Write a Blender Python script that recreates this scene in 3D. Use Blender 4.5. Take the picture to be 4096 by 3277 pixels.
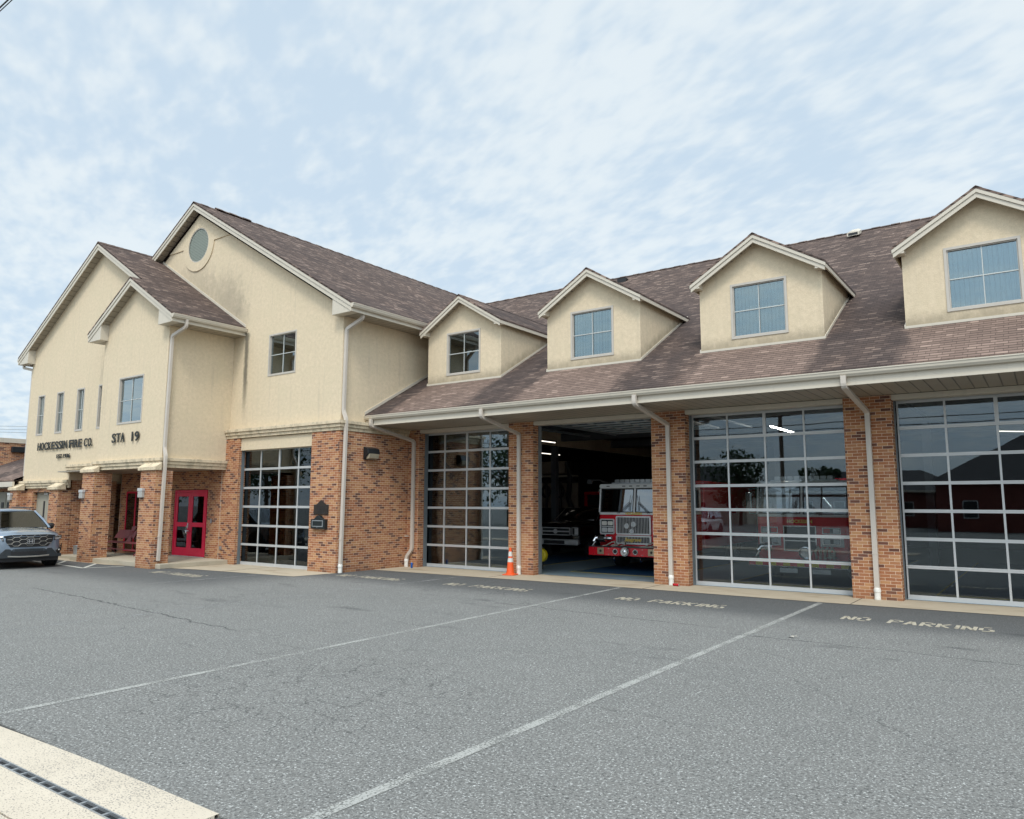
import bpy, bmesh, math, random
from mathutils import Vector, Matrix
R = math.radians
random.seed(7)
scene = bpy.context.scene
for o in list(bpy.data.objects): bpy.data.objects.remove(o)

# ------------------------------------------------------------------ camera
F, YAW, PITCH, ROLL = 2969.145, 0.624355, 0.126082, 0.0025907
CAM = Vector((0, -17.5705, 2.0))
fw = Vector((-math.sin(YAW)*math.cos(PITCH), math.cos(YAW)*math.cos(PITCH), math.sin(PITCH)))
rt = Vector((math.cos(YAW), math.sin(YAW), 0)); up = rt.cross(fw)
r2 = rt*math.cos(ROLL)+up*math.sin(ROLL); u2 = -rt*math.sin(ROLL)+up*math.cos(ROLL)
cd = bpy.data.cameras.new('camera'); cam = bpy.data.objects.new('camera', cd)
scene.collection.objects.link(cam)
cd.sensor_fit = 'HORIZONTAL'; cd.sensor_width = 36; cd.lens = F/4096*36
cd.clip_start = 0.05; cd.clip_end = 3000
m = Matrix(((r2.x, u2.x, -fw.x), (r2.y, u2.y, -fw.y), (r2.z, u2.z, -fw.z))).to_4x4()
m.translation = CAM; cam.matrix_world = m
scene.camera = cam

# ------------------------------------------------------------------ world + sun
SUN_AZ, SUN_EL = R(150), R(55)          # azimuth measured from +Y towards +X
sund = Vector((math.sin(SUN_AZ)*math.cos(SUN_EL), math.cos(SUN_AZ)*math.cos(SUN_EL), math.sin(SUN_EL)))
world = bpy.data.worlds.new('World'); scene.world = world; world.use_nodes = True
nt = world.node_tree; nt.nodes.clear()
def N(nt, t, **k):
    n = nt.nodes.new(t)
    for a, b in k.items():
        if a in ('loc',): continue
        setattr(n, a, b)
    return n
def math_(nt, op, a, b=None, c=None, clamp=False):
    n = nt.nodes.new('ShaderNodeMath'); n.operation = op; n.use_clamp = clamp
    for i, v in enumerate((a, b, c)):
        if v is None: continue
        if isinstance(v, (int, float)): n.inputs[i].default_value = v
        else: nt.links.new(v, n.inputs[i])
    return n.outputs[0]
def mixc(nt, fac, a, b, blend='MIX'):
    n = nt.nodes.new('ShaderNodeMix'); n.data_type = 'RGBA'; n.blend_type = blend; n.clamp_factor = True
    for s, v in ((n.inputs[0], fac), (n.inputs[6], a), (n.inputs[7], b)):
        if isinstance(v, (int, float)): s.default_value = v
        elif isinstance(v, (tuple, list)): s.default_value = (*v[:3], 1)
        else: nt.links.new(v, s)
    return n.outputs[2]
def ramp(nt, fac, stops, interp='LINEAR'):
    n = nt.nodes.new('ShaderNodeValToRGB'); n.color_ramp.interpolation = interp
    e = n.color_ramp.elements
    while len(e) < len(stops): e.new(0.5)
    for i, (p, c) in enumerate(stops):
        e[i].position = p; e[i].color = (*c[:3], 1) if isinstance(c, (tuple, list)) else (c, c, c, 1)
    nt.links.new(fac, n.inputs[0]); return n.outputs[0]
def sstep(nt, v, a, b):
    n = nt.nodes.new('ShaderNodeMapRange'); n.interpolation_type = 'SMOOTHSTEP'
    nt.links.new(v, n.inputs[0]); n.inputs[1].default_value = a; n.inputs[2].default_value = b
    return n.outputs[0]
def noise(nt, vec, scale, detail=3, rough=0.55, dist=0.0):
    n = nt.nodes.new('ShaderNodeTexNoise'); n.inputs['Scale'].default_value = scale
    n.inputs['Detail'].default_value = detail; n.inputs['Roughness'].default_value = rough
    n.inputs['Distortion'].default_value = dist
    if vec is not None: nt.links.new(vec, n.inputs['Vector'])
    return n.outputs[0]
def mapping(nt, vec, scale=(1, 1, 1), loc=(0, 0, 0), rot=(0, 0, 0)):
    n = nt.nodes.new('ShaderNodeMapping'); nt.links.new(vec, n.inputs[0])
    n.inputs[1].default_value = loc; n.inputs[2].default_value = rot; n.inputs[3].default_value = scale
    return n.outputs[0]

tc = N(nt, 'ShaderNodeTexCoord')
sky = N(nt, 'ShaderNodeTexSky'); sky.sky_type = 'NISHITA'; sky.sun_disc = False
sky.sun_elevation = SUN_EL; sky.sun_rotation = SUN_AZ; sky.air_density = 1.0; sky.dust_density = 1.5; sky.ozone_density = 2.0
nrm = N(nt, 'ShaderNodeVectorMath', operation='NORMALIZE'); nt.links.new(tc.outputs['Generated'], nrm.inputs[0])
sep = N(nt, 'ShaderNodeSeparateXYZ'); nt.links.new(nrm.outputs[0], sep.inputs[0])
zc = math_(nt, 'ADD', math_(nt, 'MAXIMUM', sep.outputs[2], 0.0), 0.16)
px = math_(nt, 'DIVIDE', sep.outputs[0], zc); py = math_(nt, 'DIVIDE', sep.outputs[1], zc)
cmb = N(nt, 'ShaderNodeCombineXYZ'); nt.links.new(px, cmb.inputs[0]); nt.links.new(py, cmb.inputs[1])
cv = mapping(nt, cmb.outputs[0], (1.0, 1.25, 1), (3.1, 1.7, 0), (0, 0, R(28)))
n1 = noise(nt, cv, 1.7, 3, 0.5, 0.2)
n2 = noise(nt, cv, 6.2, 4, 0.52, 0.2)
n3 = noise(nt, mapping(nt, cv, (1, 1.7, 1), (0, 0, 0), (0, 0, R(35))), 12.5, 2, 0.5, 0.1)
cl = math_(nt, 'ADD', math_(nt, 'MULTIPLY', n1, 0.46), math_(nt, 'ADD', math_(nt, 'MULTIPLY', n2, 0.36), math_(nt, 'MULTIPLY', n3, 0.30)))
thick = sstep(nt, cl, 0.45, 0.68)
cloud = mixc(nt, thick, (0.53, 0.645, 0.75), (0.705, 0.775, 0.81))
skyb = N(nt, 'ShaderNodeVectorMath', operation='SCALE'); nt.links.new(sky.outputs[0], skyb.inputs[0]); skyb.inputs[3].default_value = 0.10
base = mixc(nt, 0.88, skyb.outputs[0], cloud)
# the veiled sun brightens the overcast around itself (behind the photographer)
dt = N(nt, 'ShaderNodeVectorMath', operation='DOT_PRODUCT'); nt.links.new(nrm.outputs[0], dt.inputs[0]); dt.inputs[1].default_value = sund
glow = math_(nt, 'POWER', math_(nt, 'MAXIMUM', dt.outputs['Value'], 0.0), 3.0)
gl = math_(nt, 'ADD', math_(nt, 'MULTIPLY', glow, 1.9), 1.0)
fin = N(nt, 'ShaderNodeVectorMath', operation='SCALE'); nt.links.new(base, fin.inputs[0]); nt.links.new(gl, fin.inputs[3])
bg = N(nt, 'ShaderNodeBackground'); nt.links.new(fin.outputs[0], bg.inputs[0]); bg.inputs[1].default_value = 1.0
wo = N(nt, 'ShaderNodeOutputWorld'); nt.links.new(bg.outputs[0], wo.inputs[0])
world.cycles.sampling_method = 'MANUAL'; world.cycles.sample_map_resolution = 512

sl = bpy.data.lights.new('sun', 'SUN'); sl.energy = 1.5; sl.angle = R(14); sl.color = (1, 0.95, 0.87)
so = bpy.data.objects.new('sun', sl); scene.collection.objects.link(so)
so.rotation_euler = (-sund).to_track_quat('-Z', 'Y').to_euler(); so.location = (10, -30, 40)
scene.view_settings.view_transform = 'Standard'; scene.view_settings.look = 'None'
scene.view_settings.exposure = 0.30; scene.view_settings.gamma = 1.0
try: scene.view_settings.use_curve_mapping = False
except Exception: pass
scene.render.engine = 'CYCLES'
scene.cycles.max_bounces = 8; scene.cycles.transparent_max_bounces = 12; scene.cycles.caustics_reflective = False; scene.cycles.caustics_refractive = False

# ------------------------------------------------------------------ materials
def mat(name):
    mt = bpy.data.materials.new(name); mt.use_nodes = True
    t = mt.node_tree; t.nodes.clear()
    p = t.nodes.new('ShaderNodeBsdfPrincipled'); o = t.nodes.new('ShaderNodeOutputMaterial')
    t.links.new(p.outputs[0], o.inputs[0]); return mt, t, p
def setin(t, sock, v):
    if isinstance(v, (int, float)): sock.default_value = v
    elif isinstance(v, (tuple, list)): sock.default_value = (*v[:3], 1)
    else: t.links.new(v, sock)
def bump(t, p, h, strength=0.3, dist=0.01):
    b = t.nodes.new('ShaderNodeBump'); b.inputs['Strength'].default_value = strength; b.inputs['Distance'].default_value = dist
    t.links.new(h, b.inputs['Height']); t.links.new(b.outputs[0], p.inputs['Normal'])
def plain(name, col, rough=0.5, metal=0.0, var=0.08, scale=6.0, coat=0.0, spec=0.5, bmp=0.0):
    mt, t, p = mat(name)
    c = t.nodes.new('ShaderNodeTexCoord')
    n = noise(t, c.outputs['Object'], scale, 4)
    cc = mixc(t, n, tuple(max(0, x*(1-var*1.6)) for x in col), tuple(min(1, x*(1+var*1.6)) for x in col))
    setin(t, p.inputs['Base Color'], cc); p.inputs['Roughness'].default_value = rough; p.inputs['Metallic'].default_value = metal
    p.inputs['Specular IOR Level'].default_value = spec
    if coat: p.inputs['Coat Weight'].default_value = coat; p.inputs['Coat Roughness'].default_value = 0.05
    if bmp: bump(t, p, noise(t, c.outputs['Object'], scale*25, 2), bmp, 0.003)
    return mt
M = {}
def brick_mat(name='brick', tone=1.0):
    mt, t, p = mat(name)
    uv = t.nodes.new('ShaderNodeUVMap').outputs[0]
    b = t.nodes.new('ShaderNodeTexBrick'); t.links.new(uv, b.inputs['Vector'])
    b.offset = 0.5; b.squash = 1.0
    b.inputs['Color1'].default_value = (0, 0, 0, 1); b.inputs['Color2'].default_value = (1, 1, 1, 1); b.inputs['Mortar'].default_value = (0.5, 0.5, 0.5, 1)
    b.inputs['Scale'].default_value = 1.0; b.inputs['Mortar Size'].default_value = 0.0034; b.inputs['Mortar Smooth'].default_value = 0.05
    b.inputs['Brick Width'].default_value = 0.2032; b.inputs['Row Height'].default_value = 0.0677; b.inputs['Bias'].default_value = 0
    k = tone
    cr = ramp(t, b.outputs['Color'], [(0.0, (.36*k, .135*k, .060*k)), (0.38, (.47*k, .19*k, .085*k)),
                                       (0.40, (.54*k, .27*k, .12*k)), (0.62, (.59*k, .31*k, .145*k)), (0.64, (.40*k, .155*k, .072*k)), (0.85, (.50*k, .235*k, .11*k)), (1.0, (.60*k, .325*k, .16*k))])
    # one dark flashed brick in every run of six, at a random place in the run
    sq = t.nodes.new('ShaderNodeSeparateXYZ'); t.links.new(uv, sq.inputs[0])
    row = math_(t, 'FLOOR', math_(t, 'DIVIDE', sq.outputs[1], .0677)); par = math_(t, 'SUBTRACT', 1.0, math_(t, 'FLOORED_MODULO', row, 2.0))
    colm = math_(t, 'FLOOR', math_(t, 'ADD', math_(t, 'DIVIDE', sq.outputs[0], .2032), math_(t, 'MULTIPLY', par, .5)))
    run = math_(t, 'FLOOR', math_(t, 'DIVIDE', colm, 6.0)); inr = math_(t, 'FLOORED_MODULO', colm, 6.0)
    cw_ = t.nodes.new('ShaderNodeCombineXYZ'); t.links.new(run, cw_.inputs[0]); t.links.new(row, cw_.inputs[1])
    wn = t.nodes.new('ShaderNodeTexWhiteNoise'); wn.noise_dimensions = '3D'; t.links.new(cw_.outputs[0], wn.inputs['Vector'])
    pick = math_(t, 'FLOOR', math_(t, 'MULTIPLY', wn.outputs['Value'], 6.6)); isd = math_(t, 'COMPARE', inr, pick, .1)
    cr = mixc(t, isd, cr, mixc(t, b.outputs['Color'], (.10*k, .043*k, .034*k), (.18*k, .078*k, .058*k)))
    fine = noise(t, uv, 60, 3)
    cr = mixc(t, math_(t, 'MULTIPLY', fine, 0.35), cr, (.30*k, .14*k, .08*k))
    big = noise(t, mapping(t, uv, (1.2, 0.35, 1)), 1.1, 4, .6)
    cr = mixc(t, math_(t, 'MULTIPLY', sstep(t, big, .45, .8), .30), cr, (.27*k, .14*k, .09*k))
    efl = noise(t, mapping(t, uv, (3, .5, 1), (4, 2, 0)), 1.0, 3)
    cr = mixc(t, math_(t, 'MULTIPLY', sstep(t, efl, .62, .85), .25), cr, (.66, .50, .36))
    c = mixc(t, b.outputs['Fac'], cr, mixc(t, fine, (.68, .52, .38), (.84, .67, .51)))
    # damp, dirty foot of the wall
    sp = t.nodes.new('ShaderNodeSeparateXYZ'); t.links.new(uv, sp.inputs[0])
    foot = math_(t, 'MULTIPLY', math_(t, 'SUBTRACT', 1.0, sstep(t, sp.outputs[1], 0.0, 0.35)), math_(t, 'MULTIPLY', fine, .7))
    c = mixc(t, foot, c, (.22, .12, .07))
    setin(t, p.inputs['Base Color'], c); p.inputs['Roughness'].default_value = .85; p.inputs['Specular IOR Level'].default_value = .25
    h = math_(t, 'ADD', math_(t, 'SUBTRACT', 1.0, b.outputs['Fac']), math_(t, 'MULTIPLY', fine, .35))
    bump(t, p, h, .5, .006); return mt
M['brick'] = brick_mat(tone=.88)
def shingle_mat():
    mt, t, p = mat('shingle'); 
    uv = t.nodes.new('ShaderNodeUVMap').outputs[0]
    wob = noise(t, uv, 0.9, 2); 
    ad = t.nodes.new('ShaderNodeVectorMath'); ad.operation = 'ADD'; t.links.new(uv, ad.inputs[0])
    cb = t.nodes.new('ShaderNodeCombineXYZ'); t.links.new(math_(t, 'MULTIPLY', math_(t, 'SUBTRACT', wob, .5), .035), cb.inputs[1]); t.links.new(cb.outputs[0], ad.inputs[1])
    uv2 = ad.outputs[0]
    b = t.nodes.new('ShaderNodeTexBrick'); t.links.new(uv2, b.inputs['Vector']); b.offset = .37; b.offset_frequency = 2; b.squash = 1
    b.inputs['Color1'].default_value = (0, 0, 0, 1); b.inputs['Color2'].default_value = (1, 1, 1, 1)
    b.inputs['Scale'].default_value = 1; b.inputs['Mortar Size'].default_value = .006; b.inputs['Mortar Smooth'].default_value = .1
    b.inputs['Brick Width'].default_value = .21; b.inputs['Row Height'].default_value = .135; b.inputs['Bias'].default_value = 0
    b2 = t.nodes.new('ShaderNodeTexBrick'); t.links.new(mapping(t, uv2, (1, 1, 1), (.13, 0, 0)), b2.inputs['Vector']); b2.offset = .61; b2.offset_frequency = 3
    b2.inputs['Color1'].default_value = (0, 0, 0, 1); b2.inputs['Color2'].default_value = (1, 1, 1, 1)
    b2.inputs['Scale'].default_value = 1; b2.inputs['Mortar Size'].default_value = 0; b2.inputs['Brick Width'].default_value = .47; b2.inputs['Row Height'].default_value = .135
    rnd = math_(t, 'ADD', math_(t, 'MULTIPLY', b.outputs['Color'], .6), math_(t, 'MULTIPLY', b2.outputs['Color'], .4))
    col = ramp(t, rnd, [(0, (.055, .037, .030)), (.35, (.095, .064, .050)), (.55, (.13, .088, .069)), (.72, (.18, .125, .098)), (.88, (.30, .215, .17)), (1, (.37, .27, .215))])
    # weathering: rows of dark algae with clean runs below each dormer
    tcn = t.nodes.new('ShaderNodeTexCoord'); sp = t.nodes.new('ShaderNodeSeparateXYZ'); t.links.new(tcn.outputs['Object'], sp.inputs[0])
    ph = math_(t, 'ABSOLUTE', math_(t, 'SUBTRACT', math_(t, 'FRACT', math_(t, 'DIVIDE', math_(t, 'ADD', sp.outputs[0], 14.6+2.3+46), 4.605)), .5))
    jag = noise(t, mapping(t, uv, (1.0, .35, 1)), 2.2, 4)
    ph = math_(t, 'ADD', ph, math_(t, 'MULTIPLY', math_(t, 'SUBTRACT', jag, .5), .22))
    low = math_(t, 'SUBTRACT', 1.0, sstep(t, sp.outputs[1], 0.0, 1.3))
    wx = math_(t, 'MULTIPLY', sstep(t, sp.outputs[0], -17.5, -16.8), 1.0)
    cleanz = math_(t, 'MULTIPLY', math_(t, 'MULTIPLY', math_(t, 'SUBTRACT', 1.0, sstep(t, ph, .26, .36)), low), wx)
    big = noise(t, mapping(t, uv, (.9, .28, 1)), .55, 5, .6)
    hi = sstep(t, sp.outputs[2], 7.2, 9.5)
    dark = math_(t, 'MULTIPLY', sstep(t, big, .30, .58), math_(t, 'SUBTRACT', 1.0, math_(t, 'MULTIPLY', hi, .55)))
    dark = math_(t, 'MULTIPLY', dark, math_(t, 'SUBTRACT', 1.0, cleanz))
    col = mixc(t, math_(t, 'MULTIPLY', dark, .62), col, (.030, .026, .028))
    col = mixc(t, math_(t, 'MULTIPLY', cleanz, .34), col, (.34, .24, .195))
    gr = noise(t, uv, 130, 2)
    col = mixc(t, math_(t, 'MULTIPLY', gr, .22), col, (.20, .15, .135))
    # butt edge of every course
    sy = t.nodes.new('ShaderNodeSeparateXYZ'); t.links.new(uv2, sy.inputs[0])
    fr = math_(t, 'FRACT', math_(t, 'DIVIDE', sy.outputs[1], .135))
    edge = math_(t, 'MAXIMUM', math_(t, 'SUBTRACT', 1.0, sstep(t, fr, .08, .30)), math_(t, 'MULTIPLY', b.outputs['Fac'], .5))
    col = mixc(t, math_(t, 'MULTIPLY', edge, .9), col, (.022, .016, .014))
    setin(t, p.inputs['Base Color'], col); p.inputs['Roughness'].default_value = .9; p.inputs['Specular IOR Level'].default_value = .2
    bump(t, p, math_(t, 'ADD', math_(t, 'SUBTRACT', 1, fr), math_(t, 'MULTIPLY', gr, .2)), .6, .012)
    return mt
M['shingle'] = shingle_mat()
def stucco_mat(name, kind=0):
    mt, t, p = mat(name)
    uv = t.nodes.new('ShaderNodeUVMap').outputs[0]
    tcn = t.nodes.new('ShaderNodeTexCoord'); ob = tcn.outputs['Object']
    f = noise(t, uv, 45, 4, .6); mm = noise(t, uv, 1.3, 5, .65)
    f2 = noise(t, uv, 9, 5, .7)
    c = mixc(t, sstep(t, math_(t, 'ADD', math_(t, 'MULTIPLY', f, .5), math_(t, 'MULTIPLY', f2, .5)), .36, .64), (.61, .50, .345), (.74, .612, .44))
    c = mixc(t, math_(t, 'MULTIPLY', sstep(t, mm, .35, .75), .5), c, (.63, .535, .37))
    st = noise(t, mapping(t, uv, (5.0, .22, 1)), 1.2, 5, .65)
    c = mixc(t, math_(t, 'MULTIPLY', sstep(t, st, .52, .78), .38), c, (.46, .39, .29))
    sp = t.nodes.new('ShaderNodeSeparateXYZ'); t.links.new(ob, sp.inputs[0])
    gn = noise(t, mapping(t, uv, (1.6, 1.0, 1)), 2.6, 5, .7)
    def patch(cx, cz, rx, rz, amt, stretch=1.0):
        dx = math_(t, 'DIVIDE', math_(t, 'SUBTRACT', sp.outputs[0], cx), rx); dz = math_(t, 'DIVIDE', math_(t, 'SUBTRACT', sp.outputs[2], cz), rz)
        d = math_(t, 'SQRT', math_(t, 'ADD', math_(t, 'MULTIPLY', dx, dx), math_(t, 'MULTIPLY', dz, dz)))
        d = math_(t, 'ADD', d, math_(t, 'MULTIPLY', math_(t, 'SUBTRACT', gn, .5), 1.3))
        return math_(t, 'MULTIPLY', math_(t, 'SUBTRACT', 1, sstep(t, d, .35, 1.1)), amt)
    if kind == 1:    # gabled wing: mildew below the round window, run off streak below the porch gutter
        for a in ((-25.3, 9.6, 1.7, 1.7, .26), (-23.6, 9.1, 2.0, 1.3, .22), (-22.9, 8.6, 1.1, 1.5, .24), (-22.2, 8.05, .7, 1.1, .22)):
            c = mixc(t, patch(*a), c, (.17, .155, .125))
        dx = math_(t, 'ABSOLUTE', math_(t, 'SUBTRACT', sp.outputs[0], -21.72))
        dx = math_(t, 'ADD', dx, math_(t, 'MULTIPLY', math_(t, 'SUBTRACT', gn, .5), .22))
        s1 = math_(t, 'MULTIPLY', math_(t, 'SUBTRACT', 1, sstep(t, dx, .02, .17)), sstep(t, sp.outputs[2], 4.4, 6.3))
        s1 = math_(t, 'MULTIPLY', s1, math_(t, 'SUBTRACT', 1, sstep(t, sp.outputs[2], 7.7, 7.75)))
        c = mixc(t, math_(t, 'MULTIPLY', s1, .8), c, (.10, .095, .075))
    if kind == 2:    # dormer: splash dirt above the flashing
        w = math_(t, 'ADD', sp.outputs[2], math_(t, 'MULTIPLY', math_(t, 'SUBTRACT', gn, .5), .55))
        w = math_(t, 'SUBTRACT', w, math_(t, 'MULTIPLY', math_(t, 'MAXIMUM', sp.outputs[1], 0.0), .56))
        c = mixc(t, math_(t, 'MULTIPLY', math_(t, 'SUBTRACT', 1, sstep(t, w, .0, .40)), .62), c, (.21, .18, .13))
    if kind == 3:    # cornices: grime along the ledges
        c = mixc(t, math_(t, 'MULTIPLY', sstep(t, gn, .45, .62), .5), c, (.25, .22, .155))
    setin(t, p.inputs['Base Color'], c); p.inputs['Roughness'].default_value = .9; p.inputs['Specular IOR Level'].default_value = .2
    bump(t, p, math_(t, 'ADD', f, f2), .5, .008); return mt
M['stucco'] = stucco_mat('stucco'); M['stucco_wing'] = stucco_mat('stucco_wing', 1); M['stucco_dormer'] = stucco_mat('stucco_dormer', 2); M['cornice'] = stucco_mat('cornice_render', 3)
def trim_mat(name, col, groove=None, axis=0, rough=.45):
    mt, t, p = mat(name); tcn = t.nodes.new('ShaderNodeTexCoord'); ob = tcn.outputs['Object']
    n = noise(t, ob, 1.5, 4); n2_ = noise(t, mapping(t, ob, (6, 6, 1)), 2, 4)
    c = mixc(t, n, tuple(x*.9 for x in col), tuple(x*1.05 for x in col))
    c = mixc(t, math_(t, 'MULTIPLY', sstep(t, n2_, .55, .8), .25), c, tuple(x*.6 for x in col))
    if groove:
        sp = t.nodes.new('ShaderNodeSeparateXYZ'); t.links.new(ob, sp.inputs[0])
        fr = math_(t, 'FRACT', math_(t, 'DIVIDE', sp.outputs[axis], groove))
        e = math_(t, 'SUBTRACT', 1, sstep(t, math_(t, 'ABSOLUTE', math_(t, 'SUBTRACT', fr, .5)), .0, .10))
        c = mixc(t, math_(t, 'MULTIPLY', e, .85), c, tuple(x*.22 for x in col))
        bump(t, p, math_(t, 'SUBTRACT', 1, e), .6, .01)
    setin(t, p.inputs['Base Color'], c); p.inputs['Roughness'].default_value = rough; return mt
TR = (.60, .54, .44)
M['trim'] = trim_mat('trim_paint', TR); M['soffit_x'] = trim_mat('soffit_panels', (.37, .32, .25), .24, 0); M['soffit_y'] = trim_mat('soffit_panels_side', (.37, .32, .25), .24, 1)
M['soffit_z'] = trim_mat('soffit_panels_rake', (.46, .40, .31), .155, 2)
M['pipe'] = trim_mat('downpipe_paint', (.56, .50, .43)); M['boot'] = plain('white_pvc', (.74, .72, .66), .4, var=.15)
M['alu'] = plain('aluminium_rail', (.56, .565, .555), .42, .25, .06, 3); M['alu_dark'] = plain('door_track', (.17, .19, .20), .5, .2)
M['bright'] = plain('bright_trim', (.66, .66, .66), .3, .35, .1)
M['frame'] = plain('window_frame_grey', (.50, .46, .40), .5, .0, .06)
M['muntin'] = plain('window_bar', (.50, .52, .49), .4)
M['black'] = plain('black_plastic', (.012, .012, .013), .5); M['darkmetal'] = plain('dark_metal', (.028, .032, .036), .4, .5, .2)
M['chrome'] = plain('chrome', (.72, .73, .75), .14, 1.0, .03); M['rubber'] = plain('rubber', (.014, .014, .015), .8)
M['red'] = plain('fire_red_paint', (.60, .005, .016), .25, coat=.7, var=.04); M['white'] = plain('white_paint', (.70, .71, .70), .3, coat=.5, var=.04)
M['doorred'] = plain('door_red_paint', (.62, .008, .05), .45, var=.06, coat=.15); M['gold'] = plain('gold_leaf', (.72, .52, .12), .35, .2)
M['doorgrey'] = plain('beige_steel_door', (.33, .31, .245), .45, var=.06)
M['benchred'] = plain('bench_red', (.22, .055, .06), .5, var=.15)
M['letter'] = plain('bronze_letter', (.035, .038, .036), .42, .5, .3, 4)
M['bronze'] = plain('bronze_plaque', (.055, .045, .038), .42, .6, .3, 9, bmp=.4)
M['boxblack'] = plain('mailbox_black', (.018, .024, .026), .3, .3, .1)
M['lens'] = plain('lamp_lens', (.38, .33, .24), .25, var=.2)
M['sconceglass'] = plain('sconce_diffuser', (.40, .39, .36), .5)
M['galv'] = plain('galvanised', (.42, .44, .45), .42, .7, .2)
M['orange'] = plain('cone_orange', (.78, .10, .015), .45, var=.10); M['conewhite'] = plain('cone_band', (.62, .62, .58), .35, var=.15)
M['canblue'] = plain('can_blue', (.02, .12, .45), .25, .5); M['canred'] = plain('can_red', (.55, .02, .03), .25, .5)
M['hose'] = plain('hose_canvas', (.40, .37, .31), .8); M['yellow'] = plain('safety_yellow', (.65, .50, .01), .4)
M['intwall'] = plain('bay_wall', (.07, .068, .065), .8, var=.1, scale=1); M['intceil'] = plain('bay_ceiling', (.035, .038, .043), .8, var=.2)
M['intbeige'] = plain('rack_panel', (.30, .25, .20), .7, var=.12, scale=2)
M['steel'] = plain('grey_steel_beam', (.10, .11, .12), .6)
M['blind'] = None
def floor_mat():
    mt, t, p = mat('epoxy_floor'); ob = t.nodes.new('ShaderNodeTexCoord').outputs['Object']
    n = noise(t, ob, 2.0, 4); setin(t, p.inputs['Base Color'], mixc(t, n, (.16, .23, .27), (.24, .32, .36))); p.inputs['Roughness'].default_value = .3; return mt
M['epoxy'] = floor_mat(); M['matblue'] = plain('blue_floor_mat', (.015, .06, .13), .45)
def conc_mat(name, c0, c1, pit=.0, stain=.4, tan=None):
    mt, t, p = mat(name); ob = t.nodes.new('ShaderNodeTexCoord').outputs['Object']
    n = noise(t, ob, 2.3, 6, .65); f = noise(t, ob, 60, 3, .6); g = noise(t, mapping(t, ob, (.5, 1.6, 1)), 1.1, 5, .65)
    c = mixc(t, n, c0, c1); c = mixc(t, math_(t, 'MULTIPLY', f, .3), c, tuple(x*.72 for x in c0))
    c = mixc(t, math_(t, 'MULTIPLY', sstep(t, g, .48, .75), stain), c, tan or tuple(x*.5 for x in c0))
    if pit:
        v = noise(t, mapping(t, ob, (1, 1.6, 1)), 55, 2, .5); k = noise(t, ob, 1.6, 3)
        th = math_(t, 'ADD', v, math_(t, 'MULTIPLY', math_(t, 'SUBTRACT', k, .5), .28))
        pm = sstep(t, th, .58, .66); c = mixc(t, math_(t, 'MULTIPLY', pm, pit), c, (.24, .22, .20))
        bump(t, p, math_(t, 'SUBTRACT', 1, pm), .5, .004)
    else: bump(t, p, f, .3, .003)
    setin(t, p.inputs['Base Color'], c); p.inputs['Roughness'].default_value = .9; p.inputs['Specular IOR Level'].default_value = .25; return mt
M['concrete'] = conc_mat('concrete_apron', (.40, .33, .235), (.54, .47, .36), stain=.6, tan=(.22, .155, .09))
M['slab'] = conc_mat('concrete_porch', (.40, .35, .26), (.52, .46, .36), stain=.45, tan=(.24, .19, .13))
M['drainconc'] = conc_mat('concrete_pitted', (.54, .47, .37), (.67, .59, .475), pit=.8, stain=.12)
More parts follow.
